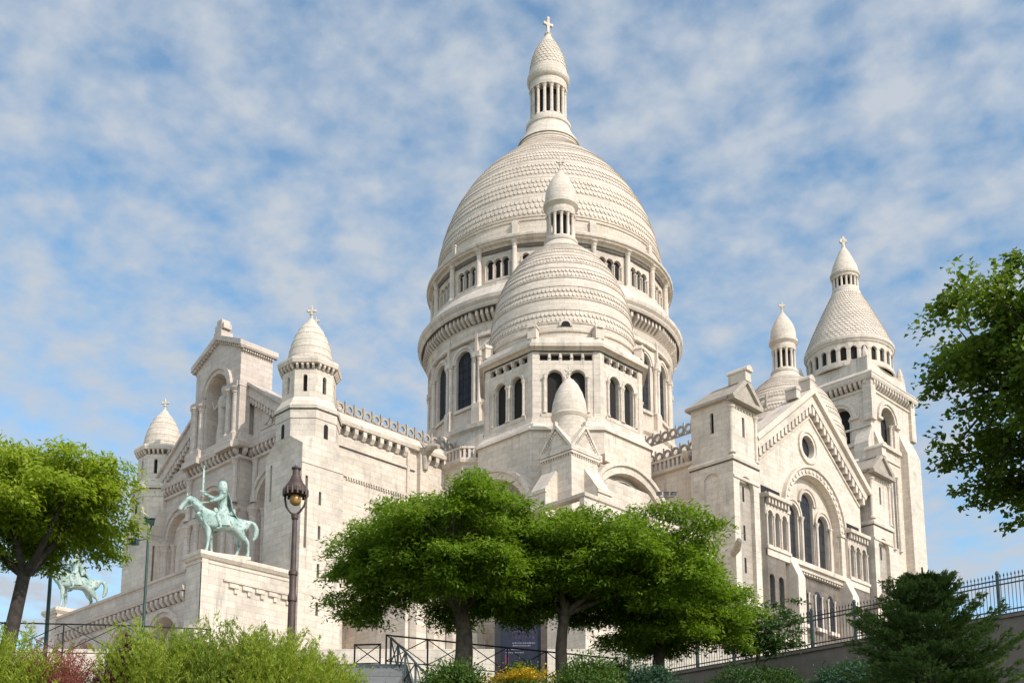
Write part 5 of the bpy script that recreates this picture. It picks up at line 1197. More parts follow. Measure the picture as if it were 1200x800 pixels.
def statue(loc, rz, label, sword_up):
    # local frame: +X forward, +Y to the rider's left, Z up; 0 is the top of the bronze plinth
    e = empty('equestrian_statue', loc, label, 'statue', None, rz); e.scale = (0.93, 0.96, 1.01)
    H_ = {'hip': ((-1.35, 0, 2.60), (.76, .68)), 'belly2': ((-.55, 0, 2.62), (.70, .68)), 'belly': ((.35, 0, 2.60), (.76, .74)), 'chest': ((1.3, 0, 2.68), (.84, .70)), 'neck1': ((1.95, 0, 3.28), (.76, .44)), 'neck2': ((2.45, 0, 3.76), (.62, .34)), 'neck3': ((2.85, 0, 4.05), (.45, .28)), 'poll': ((3.12, 0, 4.10), (.34, .25)), 'cheek': ((3.32, 0, 3.76), (.36, .24)), 'muz': ((3.58, 0, 3.36), (.22, .18)), 'nose': ((3.74, 0, 3.12), (.20, .18)),
          'breast': ((1.75, 0, 2.55), (.48, .50)), 'rump': ((-1.85, 0, 2.62), (.50, .50))}
    E_ = chain('hip', 'belly2', 'belly', 'chest', 'neck1', 'neck2', 'neck3', 'poll', 'cheek', 'muz', 'nose')+[('chest', 'breast'), ('hip', 'rump')]
    def leg(n, root, pts):
        nm = []
        for i, (p, r) in enumerate(pts): H_[n+str(i)] = (p, r); nm.append(n+str(i))
        return chain(root, *nm)
    E_ += leg('fl', 'chest', [((1.35, .38, 2.0), .34), ((1.30, .38, 1.5), .22), ((1.30, .38, 1.08), .165), ((1.34, .38, .62), .11), ((1.38, .38, .30), .12), ((1.47, .38, .10), .17), ((1.50, .38, .0), .19)])
    E_ += leg('fr', 'chest', [((1.15, -.38, 2.0), .34), ((.98, -.38, 1.5), .22), ((.92, -.38, 1.08), .165), ((.88, -.38, .62), .11), ((.84, -.38, .30), .12), ((.90, -.38, .10), .17), ((.93, -.38, .0), .19)])
    E_ += leg('hl', 'hip', [((-1.30, .40, 1.95), .42), ((-1.55, .40, 1.55), .28), ((-1.98, .40, 1.20), .17), ((-2.02, .40, .70), .12), ((-2.06, .40, .32), .125), ((-1.98, .40, .10), .17), ((-1.95, .40, .0), .19)])
    E_ += leg('hr', 'hip', [((-1.10, -.40, 1.95), .42), ((-1.20, -.40, 1.55), .28), ((-1.52, -.40, 1.12), .17), ((-1.38, -.40, .66), .12), ((-1.26, -.40, .32), .125), ((-1.14, -.40, .10), .17), ((-1.10, -.40, .0), .19)])
    E_ += leg('ta', 'rump', [((-2.28, 0, 2.95), .14), ((-2.60, 0, 2.80), .20), ((-2.78, 0, 2.35), .25), ((-2.70, 0, 1.85), .22), ((-2.48, 0, 1.45), .08)])
    x = MB()
    for sg in (-1, 1): x.add([(3.0, sg*.10, 4.28), (3.14, sg*.20, 4.28), (3.16, sg*.08, 4.30), (3.13, sg*.15, 4.66)], [(0, 1, 3), (1, 2, 3), (2, 0, 3), (0, 2, 1)])
    mane = [(3.10, 4.34), (2.80, 4.42), (2.45, 4.32), (2.05, 4.08), (1.65, 3.72), (1.30, 3.38)]
    for (a, z), (a2, z2) in zip(mane[:-1], mane[1:]):
        x.add([(a, .03, z), (a2, .03, z2), (a2-.05, .16, z2-.5), (a-.02, .14, z-.42), (a, -.03, z), (a2, -.03, z2), (a2-.05, -.16, z2-.5), (a-.02, -.14, z-.42)], [(0, 1, 2, 3), (7, 6, 5, 4), (0, 4, 5, 1), (3, 2, 6, 7), (0, 3, 7, 4), (1, 5, 6, 2)])
    skin('horse', H_, E_, M['patina'], e, 2, x)
    # rider
    Rv = {'pelvis': ((.05, 0, 3.45), (.42, .40)), 'waist': ((.12, 0, 3.95), (.42, .38)), 'ribs': ((.18, 0, 4.45), (.54, .44)), 'shoul': ((.20, 0, 4.84), (.50, .32)), 'neck': ((.26, 0, 5.12), .19), 'jaw': ((.34, 0, 5.34), (.25, .22)), 'skull': ((.30, 0, 5.60), (.34, .31)), 'crown': ((.26, 0, 5.84), (.22, .20))}
    Er = chain('pelvis', 'waist', 'ribs', 'shoul', 'neck', 'jaw', 'skull', 'crown')
    def limb(n, root, pts):
        nm = []
        for i, (p, r) in enumerate(pts): Rv[n+str(i)] = (p, r); nm.append(n+str(i))
        return chain(root, *nm)
    for sg, n in ((1, 'l'), (-1, 'r')):
        Er += limb(n+'leg', 'pelvis', [((.28, sg*.46, 3.38), .28), ((.70, sg*.66, 2.90), .22), ((.52, sg*.70, 2.45), .16), ((.36, sg*.70, 2.05), .11), ((.62, sg*.72, 1.92), .10), ((.78, sg*.72, 1.90), .06)])
    Er += limb('larm', 'shoul', [((.18, .48, 4.80), .25), ((.52, .60, 4.34), .19), ((1.02, .38, 4.16), .14), ((1.28, .24, 4.10), .11)])
    if sword_up: Er += limb('rarm', 'shoul', [((.24, -.46, 4.80), .25), ((.85, -.54, 4.62), .19), ((1.42, -.42, 4.80), .14), ((1.72, -.40, 4.88), .11)])
    else: Er += limb('rarm', 'shoul', [((.20, -.42, 4.80), .19), ((.45, -.60, 4.25), .14), ((.95, -.45, 4.45), .105), ((1.15, -.40, 4.55), .09)])
    x = MB(); x.add([(.60, 0, 5.60), (.74, 0, 5.44), (.58, .07, 5.42), (.58, -.07, 5.42)], [(0, 1, 2), (0, 3, 1), (1, 3, 2)])     # nose
    hx = 1.76 if sword_up else 1.2; hz = 4.90 if sword_up else 4.58; hy = -.40
    for k in range(4): x.tube([(hx-.06, hy+.05, hz-.07+k*.05), (hx+.05, hy+.07, hz-.07+k*.05), (hx+.09, hy-.02, hz-.07+k*.05), (hx+.03, hy-.07, hz-.07+k*.05)], .028, 5)
    x.tube([(hx-.05, hy-.04, hz), (hx-.02, hy-.09, hz+.08), (hx+.05, hy-.05, hz+.11)], .03, 5)
    for k in range(4): x.tube([(1.26, .28-.03*k, 4.12), (1.36, .27-.03*k, 4.10), (1.37, .24-.03*k, 4.02), (1.30, .23-.03*k, 4.0)], .022, 5)
    skin('rider', Rv, Er, M['patina'], e, 2, x)
    # skirt of mail, cloak, saddle
    def loc_obj(nm, mb, sm=60): return obj(nm, mb, M['patina'], e, local=True, smooth=sm)
    mb = MB(); n = 18; vs = []
    for j, (z, rx, ry, cx) in enumerate(((3.95, .34, .33, .12), (3.5, .52, .52, .08), (3.05, .62, .70, .05), (2.6, .66, .80, .0), (2.25, .60, .84, -.02))):
        for i in range(n):
            a = 2*pi*i/n; w_ = 1+0.10*math.sin(a*5+j)*(j/3); vs.append((cx+rx*w_*math.cos(a), ry*w_*math.sin(a), z))
    mb.add(vs, [(j*n+i, j*n+(i+1) % n, (j+1)*n+(i+1) % n, (j+1)*n+i) for j in range(4) for i in range(n)]); loc_obj('skirt', mb)
    mb = MB(); mb.lathe([(.10, 4.95), (.36, 5.1), (.40, 5.4), (.37, 5.7), (.26, 5.92), (.05, 5.98)], 12, (.20, 0)); loc_obj('hair', mb)
    mb = MB(); vs = []; m_ = 9
    for j, (z, xx, wd) in enumerate(((5.05, -.14, .40), (4.4, -.42, .54), (3.8, -.52, .60), (3.3, -.85, .62), (2.95, -1.15, .62))):
        for i in range(m_): 
            y = (i/(m_-1)-.5)*2; vs.append((xx-.10*math.cos(y*2.2)+.06*math.sin(i*2.1+j*.4), y*wd, z-.25*abs(y)**2*(j/4)))
    mb.add(vs, [(j*m_+i, j*m_+i+1, (j+1)*m_+i+1, (j+1)*m_+i) for j in range(4) for i in range(m_-1)]); loc_obj('cloak', mb)
    mb = MB(); mb.extrude(lambda u, v, w_: (u, w_, v), [(-.85, 3.2), (.85, 3.3), (.95, 3.6), (.72, 3.62), (.5, 3.35), (-.4, 3.35), (-.6, 3.7), (-.85, 3.72)], -.42, .42)
    loc_obj('saddle', mb, 30)
    mb = MB(); mb.tube([(1.34, .22, 4.06), (2.2, .34, 3.9), (3.3, .22, 3.35)], .04, 5); mb.tube([(1.34, .20, 4.06), (2.2, -.30, 3.95), (3.3, -.2, 3.35)], .04, 5); loc_obj('rein', mb)
    mb = MB(); mb.extrude(lambda u, v, w_: (u, w_, v), [(2.35, 3.0), (2.0, 2.55), (1.5, 2.1), (1.35, 2.25), (1.8, 2.7), (2.1, 3.15)], -.5, .5); loc_obj('breast_strap', mb, 30)
    mb = MB()
    if sword_up: mb.box(hx-.075, hx+.075, hy-.03, hy+.03, 5.05, 7.15); mb.box(hx-.26, hx+.26, hy-.04, hy+.04, 5.02, 5.1); mb.lathe([(.05, 4.62), (.07, 4.68), (.04, 4.74), (.04, 5.03)], 8, (hx, hy))
    else: mb.box(hx-.05, hx+.05, hy-.02, hy+.02, 3.0, 4.35); mb.box(hx-.24, hx+.24, hy-.04, hy+.04, 4.33, 4.41); mb.lathe([(.04, 4.4), (.04, 4.75), (.08, 4.8), (.02, 4.9)], 8, (hx, hy))
    loc_obj('sword', mb, 30)
    if not sword_up:
        mb = MB(); mb.extrude(lambda u, v, w_: (u, w_, v), [(-.15, 4.3), (-.1, 3.7), (-.35, 3.1), (-.7, 3.35), (-.75, 4.0)], .62, .75); loc_obj('shield', mb, 30)
        mb = MB(); mb.lathe([(.27, 5.5), (.3, 5.72), (.24, 5.7)], 8, (.29, 0)); loc_obj('crown', mb, 30)
    mb = MB(); mb.prism([(-2.25, -.62), (1.75, -.62), (1.85, -.4), (1.85, .4), (1.75, .62), (-2.25, .62)], -.26, .01); obj('plinth', mb, M['trim'], e, local=True, smooth=20)
    return e
HZ = math.atan2(-math.cos(R(20)), -math.sin(R(20)))
statue((13.45, -8.2, -0.36), HZ, 'green bronze horse and rider lifting a sword, on the near pedestal right of the porch', True)
statue((-10.9, -8.4, -0.40), HZ, 'green bronze horse and rider half hidden by the left tree, on the far pedestal', False)
# ================================================================== VEGETATION
def leafmat(name, c1, c2, trans=0.35, rough=0.55):
    m, t, p = newmat(name); b = NB(t)
    geo = b.n('ShaderNodeNewGeometry')
    k = b.rng(geo.outputs['Random Per Island'], 0, 1, 0, 1)
    c = b.mix(k, c1, c2); b.l(c, p.inputs['Base Color']); p.inputs['Roughness'].default_value = rough; p.inputs['Specular IOR Level'].default_value = 0.35
    tr = b.n('ShaderNodeBsdfTranslucent'); b.l(b.mix(1.0, c, (1.15, 1.25, 0.55), 'MULTIPLY'), tr.inputs['Color'])
    ms = b.n('ShaderNodeMixShader'); ms.inputs[0].default_value = trans
    o = [n for n in t.nodes if n.type == 'OUTPUT_MATERIAL'][0]
    b.l(p.outputs[0], ms.inputs[1]); b.l(tr.outputs[0], ms.inputs[2]); b.l(ms.outputs[0], o.inputs[0])
    return m
M['leaf_a'] = leafmat('acacia_leaf', (0.115, 0.20, 0.012), (0.235, 0.315, 0.026), 0.5)
M['leaf_e'] = leafmat('yellow_green_leaf', (0.22, 0.31, 0.018), (0.38, 0.42, 0.045), 0.5)
M['leaf_d'] = leafmat('dark_leaf', (0.035, 0.08, 0.016), (0.07, 0.125, 0.025), 0.3)
M['leaf_f'] = leafmat('maple_leaf', (0.08, 0.14, 0.018), (0.21, 0.25, 0.04), 0.5)
M['leaf_g'] = leafmat('yew_needle', (0.07, 0.125, 0.035), (0.17, 0.22, 0.06), 0.45)
M['leaf_t'] = leafmat('tamarisk_plume', (0.20, 0.29, 0.02), (0.44, 0.46, 0.06), 0.45)
M['leaf_t2'] = leafmat('green_plume', (0.12, 0.19, 0.03), (0.23, 0.28, 0.06), 0.4)
M['leaf_t3'] = leafmat('olive_plume', (0.15, 0.23, 0.022), (0.33, 0.37, 0.055), 0.4)
M['leaf_r'] = leafmat('smoke_bush_red', (0.26, 0.055, 0.05), (0.40, 0.15, 0.12), 0.4)
M['leaf_p'] = leafmat('purple_leaf', (0.045, 0.010, 0.022), (0.13, 0.022, 0.040), 0.25)
M['leaf_s'] = leafmat('shrub_leaf', (0.06, 0.12, 0.016), (0.12, 0.19, 0.03), 0.35)
M['leaf_b'] = leafmat('blue_green_leaf', (0.035, 0.085, 0.050), (0.07, 0.13, 0.07), 0.3)
M['flower'] = leafmat('yellow_flower', (0.50, 0.30, 0.015), (0.68, 0.46, 0.03), 0.25)
M['bark'] = simple('bark', (0.105, 0.075, 0.055), 0.9, nscale=5, var=0.45, bump=0.8)
M['bark_dark'] = simple('dark_bark', (0.05, 0.037, 0.03), 0.9, nscale=5, var=0.4, bump=0.8)
def leafmesh(name, P, D, Nn, ln, wd, mat, parent, fold=0.25):
    """many small leaves: each a kite of two faces folded on its midrib"""
    n = len(P); P = np.asarray(P, float); D = D/np.linalg.norm(D, axis=1, keepdims=True)
    Sd = np.cross(D, Nn); Sd /= np.maximum(np.linalg.norm(Sd, axis=1, keepdims=True), 1e-6); U = np.cross(Sd, D)
    ln = np.broadcast_to(ln, (n,))[:, None]; wd = np.broadcast_to(wd, (n,))[:, None]
    v = np.empty((n, 4, 3)); v[:, 0] = P-D*ln*0.5; v[:, 2] = P+D*ln*0.5
    v[:, 1] = P+Sd*wd*0.5-D*ln*0.06+U*wd*fold; v[:, 3] = P-Sd*wd*0.5-D*ln*0.06+U*wd*fold
    org = np.array(WL[parent.name]) if parent is not None else np.zeros(3)
    me = bpy.data.meshes.new(name); me.vertices.add(n*4); me.vertices.foreach_set('co', (v-org).reshape(-1).astype(np.float32))
    idx = np.arange(n*4).reshape(n, 4); f = np.concatenate([idx[:, [0, 1, 2]], idx[:, [0, 2, 3]]], 1).reshape(-1)
    me.loops.add(n*6); me.loops.foreach_set('vertex_index', f.astype(np.int32)); me.polygons.add(n*2)
    me.polygons.foreach_set('loop_start', np.arange(0, n*6, 3, dtype=np.int32)); me.polygons.foreach_set('loop_total', np.full(n*2, 3, np.int32))
    me.update(); me.validate(); me.materials.append(mat)
    o = bpy.data.objects.new(name, me); COL.objects.link(o); o.parent = parent; return o
def rndn(rng, n): 
    v = rng.normal(size=(n, 3)); return v/np.linalg.norm(v, axis=1, keepdims=True)
def limb_pts(a, b, rng, sag=0.12, n=5):
    a, b = np.array(a, float), np.array(b, float); L_ = np.linalg.norm(b-a); out = []
    off = rng.normal(size=3)*L_*0.06
    for i in range(n):
        t = i/(n-1); p = a+(b-a)*t; p[2] += L_*sag*math.sin(pi*t)*0.6; p += off*math.sin(pi*t); out.append(tuple(p))
    return out
def broad_tree(name, label, cat, base, fork, centre, rad, npad, per, leaf, ll, lw, mat, bark, seed, trunk_r, group=None, pad_r=(0.8, 1.35), flat=0.32, droop=0.2, low=-0.75, gap=0.0, cut=None):
    """tapered trunk and limbs; crown built of overlapping leaf pads spread over an uneven dome"""
    rng = np.random.default_rng(seed); e = empty(name, base, label, cat, group)
    base, fork, centre, rad = [np.array(q, float) for q in (base, fork, centre, rad)]
    pads = []; tries = 0
    while len(pads) < npad and tries < npad*60:
        tries += 1
        d = rndn(rng, 1)[0]
        if d[2] < low: continue
        f = rng.uniform(0.62, 1.0) if rng.random() < 0.78 else rng.uniform(0.2, 0.6)
        lump = 1+0.13*math.sin(d[0]*5+seed)+0.11*math.sin(d[1]*6+seed*2)+0.08*math.sin(d[2]*7+seed)
        p = centre+d*rad*f*lump
        pr = rng.uniform(*pad_r)
        if cut is not None and not cut(p): continue
        if all(np.linalg.norm((p-q)*np.array([1, 1, 1.7])) > 0.55*(pr+r_)*0.62 for q, r_ in pads): pads.append((p, pr))
    tk = MB(); tp = limb_pts(base-np.array([0, 0, 0.4]), fork, rng, 0.0, 6)
    tk.tube(tp, list(np.linspace(trunk_r*1.25, trunk_r*0.85, 6)*np.array([1.25, 1.02, 1, 1, 1, 1.05])), 12); obj('trunk', tk, bark, e, smooth=60)
    nl = 7; lm = MB(); mains = []
    for i in range(nl):
        a = 2*pi*i/nl+rng.uniform(-.3, .3); f = rng.uniform(.45, .65)
        tgt = centre+np.array([math.cos(a)*rad[0]*f, math.sin(a)*rad[1]*f, rad[2]*rng.uniform(-.25, .25)])
        pts = limb_pts(fork-np.array([0, 0, trunk_r*0.6]), tgt, rng, 0.10, 7); mains.append(pts)
        lm.tube(pts, list(np.linspace(trunk_r*0.62, trunk_r*0.16, 7)), 7)
    for p, pr in pads:
        best = min(((np.linalg.norm(np.array(q)-p), q) for m_ in mains for q in m_[2:]), key=lambda t: t[0])[1]
        lm.tube(limb_pts(best, p-np.array([0, 0, pr*flat*0.3]), rng, 0.05, 4), [trunk_r*0.17, trunk_r*0.12, trunk_r*0.08, trunk_r*0.03], 5)
    obj('limbs', lm, bark, e, smooth=60)
    Ps, Ds, Ns = [], [], []
    for p, pr in pads:
        k = int(per*(pr/1.1)**2)
        # leaves on sprays: several sub-clusters per pad with an uneven rim
        nsub = 11; sc = rndn(rng, nsub)*np.array([1, 1, flat*1.15])*pr*rng.uniform(.45, 1.0, (nsub, 1))
        idx = rng.integers(0, nsub, k)
        q = sc[idx]*rng.uniform(0.55, 1.08, (k, 1))+np.clip(rng.normal(size=(k, 3)), -1.7, 1.7)*np.array([.21, .21, .11])*pr
        out = q.copy(); out[:, 2] *= 0.3
        d = out/np.maximum(np.linalg.norm(out, axis=1, keepdims=True), .05)+rng.normal(size=(k, 3))*0.55; d[:, 2] -= droop
        nn = np.array([0.4, -0.1, 1.0])+rng.normal(size=(k, 3))*0.40+out*0.25
        q[:, 2] -= (q[:, 0]**2+q[:, 1]**2)/pr*0.16
        Ps.append(p+q); Ds.append(d); Ns.append(nn)
    Ps, Ds, Ns = np.concatenate(Ps), np.concatenate(Ds), np.concatenate(Ns)
    sz = rng.uniform(.7, 1.25, len(Ps)); leafmesh('crown', Ps, Ds, Ns, ll*sz, lw*sz, mat, e)
    return e
broad_tree('acacia_tree', 'broad green spreading tree on a thick furrowed trunk, largest of the middle trees', 'tree', (61.0, -27.05, -19.6), (61.0, -27.1, -16.55), (60.75, -27.4, -14.75), (4.5, 4.5, 2.45), 195, 560, 'a', 0.20, 0.08, M['leaf_a'], M['bark'], 11, 0.30, 'spreading green trees before the basilica', low=-0.85)
broad_tree('acacia_tree', 'green tree with a slim forked pale trunk right of the notice board', 'tree', (63.8, -24.3, -19.6), (63.77, -24.32, -16.75), (64.1, -22.8, -15.05), (4.3, 4.3, 2.1), 160, 560, 'a', 0.20, 0.08, M['leaf_a'], M['bark'], 23, 0.21, 'spreading green trees before the basilica', low=-0.8)
broad_tree('acacia_tree', 'green tree with a dark leaning trunk by the picket fence, rightmost of the spreading trees', 'tree', (63.87, -19.04, -19.0), (64.1, -18.9, -16.7), (64.5, -18.8, -16.0), (3.3, 3.3, 1.5), 88, 560, 'a', 0.20, 0.08, M['leaf_a'], M['bark_dark'], 37, 0.22, 'spreading green trees before the basilica', low=-0.85)
broad_tree('small_tree', 'small dark leaved tree in shade between the green trees and the picket fence', 'tree', (66.5, -15.6, -18.8), (66.3, -15.3, -17.2), (66.2, -14.6, -16.35), (1.75, 1.9, 1.35), 34, 300, 'd', 0.17, 0.10, M['leaf_d'], M['bark_dark'], 41, 0.09, None, pad_r=(.5, .9), low=-0.9)
broad_tree('pagoda_tree', 'yellow green tree at the left edge with a dark forked trunk', 'tree', (56.1, -42.05, -21.2), (56.34, -41.53, -17.3), (56.2, -41.45, -15.25), (3.3, 3.3, 1.9), 125, 540, 'e', 0.19, 0.078, M['leaf_e'], M['bark_dark'], 53, 0.22, None, low=-0.85, droop=0.35, cut=lambda p: p[2] > -16.75+0.42*max(-1.0, ((p[0]-55.85)*0.7123+(p[1]+41.85)*0.7019)))
broad_tree('maple_tree', 'tall darker leafy tree reaching in at the right edge against the sky', 'tree', (86.3, -33.0, -25.0), (86.2, -33.0, -20.8), (86.12, -32.85, -17.5), (3.4, 3.35, 3.05), 215, 720, 'f', 0.125, 0.115, M['leaf_f'], M['bark_dark'], 67, 0.26, None, cut=lambda p: (p[0]-86.12)*0.7123+(p[1]+32.85)*0.7019 > -2.95, pad_r=(.55, .95), flat=0.62, low=-0.92, droop=0.3)

def conifer(label, base, h, rad, seed):
    rng = np.random.default_rng(seed); e = empty('yew_tree', base, label, 'tree'); base = np.array(base)
    mb = MB(); mb.tube([tuple(base-np.array([0, 0, .3])), tuple(base+np.array([.05, .1, h*.5])), tuple(base+np.array([0, 0, h*.92]))], [.16, .10, .02], 8); obj('trunk', mb, M['bark_dark'], e, smooth=60)
    Ps, Ds, Ns = [], [], []; br = MB()
    nb = 230
    for i in range(nb):
        t = rng.random()**1.1; z = h*(0.0+0.80*t); a = rng.uniform(0, 2*pi)
        r = rad*(1-t*0.92)**0.75*rng.uniform(.45, 1.18)*(1+.22*math.sin(a*3+1)+.16*math.sin(a*5+z*4)); r = max(r, .35)
        up = rng.uniform(.10, .55)+.75*t
        d = np.array([math.cos(a), math.sin(a), up]); d /= np.linalg.norm(d)
        n = 10; side = np.cross(d, [0, 0, 1]); side /= np.linalg.norm(side)
        p0 = base+np.array([0, 0, z])
        line = [p0+d*r*s_+np.array([0, 0, -.22*r*s_**2+.16*r*s_**4]) for s_ in np.linspace(0.1, 1, n)]
        br.tube([tuple(q) for q in line[::3]], [.026, .018, .011, .004], 4)
        for j in range(3, n):
            for sg in (-1, 1):
                sl_ = r*.30*(1-(j-3)/(n-3)*.8)+.09; dz = rng.uniform(-.35, .15)
                for q in range(9):
                    s_ = (q+.5)/9*sl_; pp = line[j]+side*sg*s_*.75+d*s_*.7+np.array([0, 0, dz*s_])
                    for g_ in (0, 1, 2):
                        Ps.append(pp+rng.normal(size=3)*.028); Ds.append(side*sg*.6+d*.9+rng.normal(size=3)*.5); Ns.append(np.array([.3, -.25, .6])+rng.normal(size=3)*.7)
    obj('branches', br, M['bark_dark'], e)
    Ps, Ds, Ns = map(np.array, (Ps, Ds, Ns)); sz = rng.uniform(.7, 1.3, len(Ps))
    leafmesh('foliage', Ps, Ds, Ns, .12*sz, .036*sz, M['leaf_g'], e)
conifer('dark green yew with drooping feathery sprays at the lower right, before the retaining wall', (80.45, -29.95, -23.6), 4.25, 2.35, 5)

def shrub(name, label, base, rad, n, ll, lw, mat, seed, group=None, top=None, topfrac=0.0, cat='shrub'):
    rng = np.random.default_rng(seed); e = empty(name, base, label, cat, group); base = np.array(base, float); rad = np.array(rad, float)
    mb = MB()
    for i in range(9):
        a = 2*pi*i/9+rng.uniform(-.3, .3); tip = base+np.array([math.cos(a)*rad[0]*.7, math.sin(a)*rad[1]*.7, rad[2]*rng.uniform(.5, .9)])
        mb.tube(limb_pts(base-np.array([0, 0, .2]), tip, rng, .1, 4), [.035, .025, .016, .006], 5)
    obj('stems', mb, M['bark_dark'], e)
    nc = 46; d = rndn(rng, nc); d[:, 2] = np.abs(d[:, 2])*1.0-.12
    cc = base+d*rad*rng.uniform(.72, 1.0, (nc, 1))*(1+.12*np.sin(d[:, :1]*6+seed))
    idx = rng.integers(0, nc, n); q = cc[idx]+rng.normal(size=(n, 3))*rad*np.array([.17, .17, .14])
    q[:, 2] = np.maximum(q[:, 2], base[2]-.25)
    out = (q-base)/rad; D_ = out+rng.normal(size=(n, 3))*.7; N_ = out+np.array([0, 0, .7])+rng.normal(size=(n, 3))*.4
    sz = rng.uniform(.7, 1.3, n)
    if top is None: leafmesh('foliage', q, D_, N_, ll*sz, lw*sz, mat, e)
    else:
        hi = (out[:, 2] > .55) & (rng.random(n) < topfrac)
        leafmesh('foliage', q[~hi], D_[~hi], N_[~hi], ll*sz[~hi], lw*sz[~hi], mat, e)
        hq = q[hi]+np.array([0, 0, .06]); leafmesh('flowers', hq, rng.normal(size=(len(hq), 3))*np.array([1, 1, .3]), np.array([0, 0, 1.])+rng.normal(size=(len(hq), 3))*.25, .07, .065, top, e)
    return e
shrub('shrub', 'rounded dark green bush at the foot of the thick trunk, beside the stair railing', (65.2, -31.2, -21.35), (1.0, 1.0, 1.45), 9000, .105, .06, M['leaf_s'], 3, 'garden shrubs')
shrub('shrub', 'small green bush below the notice board, left of the yellow flowers', (65.5, -28.4, -20.75), (.65, .65, 1.15), 3800, .10, .05, M['leaf_s'], 4, 'garden shrubs')
shrub('flower_bush', 'low bush covered with yellow flowers below the notice board', (70.2, -33.3, -22.2), (.95, .95, .95), 9000, .08, .045, M['leaf_s'], 5, None, M['flower'], .93, 'flower bush')
shrub('shrub', 'light green low bush at the foot of the slim forked trunk', (68.4, -28.5, -20.95), (1.15, 1.0, 1.05), 7000, .10, .055, M['leaf_s'], 6, 'garden shrubs')
shrub('shrub', 'blue green low bush in front of the picket fence, right of the slim forked trunk', (69.3, -26.3, -20.85), (1.1, 1.0, .85), 6000, .10, .055, M['leaf_b'], 8, 'garden shrubs')
shrub('shrub', 'dark bush under the small dark leaved tree by the picket fence', (68.2, -19.2, -19.9), (1.6, 1.4, 1.15), 8000, .11, .06, M['leaf_d'], 9, 'garden shrubs')
shrub('shrub', 'dark green bush below the brown retaining wall, left of the yew', (73.0, -19.5, -20.4), (1.5, 1.3, 1.0), 7000, .11, .06, M['leaf_b'], 10, 'garden shrubs')
shrub('shrub', 'sparse young bush with pale leaves by the railing, just right of the slim forked trunk', (64.9, -22.8, -19.7), (.7, .7, 1.25), 1500, .13, .07, M['leaf_s'], 12, 'garden shrubs')
shrub('purple_shrub', 'dark purple leaved shrub at the lower left between the red and the green bushes', (71.9, -46.0, -24.5), (.45, .5, 1.6), 2300, .10, .07, M['leaf_p'], 13)

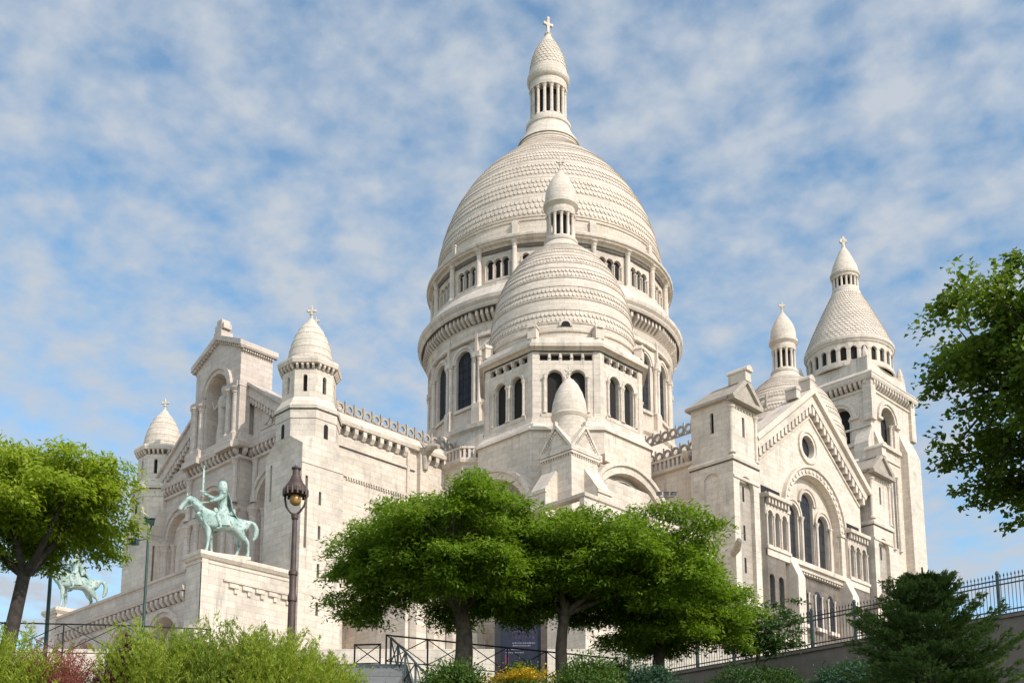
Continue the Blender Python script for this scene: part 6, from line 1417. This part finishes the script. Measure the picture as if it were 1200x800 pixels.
def plume_bush(name, label, base, h, spread_, nstem, mat, seed, group=None, leafl=.08, dens=76, wisp=1.0):
    """feathery bush: arching stems set with tiny slender leaves"""
    base = (base[0], base[1], ground_z(base[0], base[1])-0.1); rng = np.random.default_rng(seed); e = empty(name, base, label, 'shrub', group); base = np.array(base, float)
    st = MB(); Ps, Ds, Ns = [], [], []
    for i in range(nstem):
        a = rng.uniform(0, 2*pi); rr_ = spread_*math.sqrt(rng.random()); hh = h*rng.uniform(.55, 1.04)*(1-.28*(rr_/spread_)**2)
        b0 = base+np.array([math.cos(a)*rr_*.35, math.sin(a)*rr_*.35, -.2]); lean = np.array([math.cos(a), math.sin(a), 0])*rr_*.75+rng.normal(size=3)*np.array([.18, .18, 0])
        tip = lambda t: b0+lean*t+np.array([0, 0, hh*t])+np.array([math.cos(a+.6), math.sin(a+.6), -.25])*.22*wisp*t**4
        pts = [tip(t) for t in np.linspace(0, 1, 6)]
        st.tube([tuple(p) for p in pts], [.012, .010, .008, .006, .004, .002], 3)
        nbr = 12
        for j in range(nbr):
            t0 = .30+.68*j/nbr; p0 = tip(t0); ba = rng.uniform(0, 2*pi); bl = (.34*(1-t0)+.14)*rng.uniform(.7, 1.2)
            bd = np.array([math.cos(ba)*.75, math.sin(ba)*.75, .8])
            k = max(3, int(dens/nbr*2.4)); s_ = rng.random(k)[:, None]
            Ps.append(p0+bd*bl*s_+rng.normal(size=(k, 3))*.02); Ds.append(bd+rng.normal(size=(k, 3))*.45+np.array([0, 0, .25])); Ns.append(rng.normal(size=(k, 3)))
    obj('stems', st, mat, e)
    Ps, Ds, Ns = map(np.concatenate, (Ps, Ds, Ns)); sz = rng.uniform(.7, 1.4, len(Ps)); leafmesh('foliage', Ps, Ds, Ns, leafl*sz, .0165*sz, mat, e)
TG = 'feathery green bushes along the lower left'
plume_bush('feathery_bush', 'feathery yellow green bush at the left corner, under the trunk of the left tree', (70.7, -48.0, -25), 2.6, 1.05, 280, M['leaf_t'], 1, TG)
plume_bush('feathery_bush', 'feathery yellow green bush right of the purple shrub, under the floodlight pole', (72.0, -45.4, -25), 2.6, 1.0, 300, M['leaf_t'], 2, TG)
plume_bush('feathery_bush', 'feathery bush below the sunlit pedestal of the sword rider', (72.6, -44.3, -25), 2.65, 1.0, 300, M['leaf_t3'], 3, TG)
plume_bush('feathery_bush', 'feathery bush hiding the foot of the brown street lamp', (73.6, -43.6, -25), 2.45, 1.0, 290, M['leaf_t'], 4, TG)
plume_bush('feathery_bush', 'lowest feathery bush, beside the top of the stairs', (73.7, -42.6, -25), 1.95, .65, 190, M['leaf_t'], 6, TG)
plume_bush('smoke_bush', 'fluffy red bush at the lower left, below the dark crossed railing', (71.0, -46.9, -25), 2.25, .62, 220, M['leaf_r'], 7, None, .05, 52)
plume_bush('feathery_bush', 'darker feathery bush between the pedestal and the street lamp', (72.4, -43.2, -25), 2.45, .9, 250, M['leaf_t2'], 9, TG)
shrub('shrub', 'low dark green bush against the foot of the brown retaining wall, below the gabled transept', (72.6, -14.5, -19.9), (1.6, 1.0, .8), 5000, .11, .06, M['leaf_s'], 15, 'garden shrubs')
for (bx_, by_, bz_), rd, sd_i, lb in (((66.4, -14.6, -18.8), (1.3, .9, .95), 21, 'dark low bush below the retaining wall, under the rightmost spreading tree'), ((69.6, -13.8, -18.9), (1.5, .9, .9), 22, 'wide low bush hiding the retaining wall, right of the small dark leaved tree'), ((84.0, -18.0, -21.2), (1.6, 1.2, 1.3), 23, 'dark bush at the lower right corner below the picket fence')):
    shrub('shrub', lb, (bx_, by_, bz_), rd, 6000, .11, .06, M['leaf_d'], sd_i, 'garden shrubs')
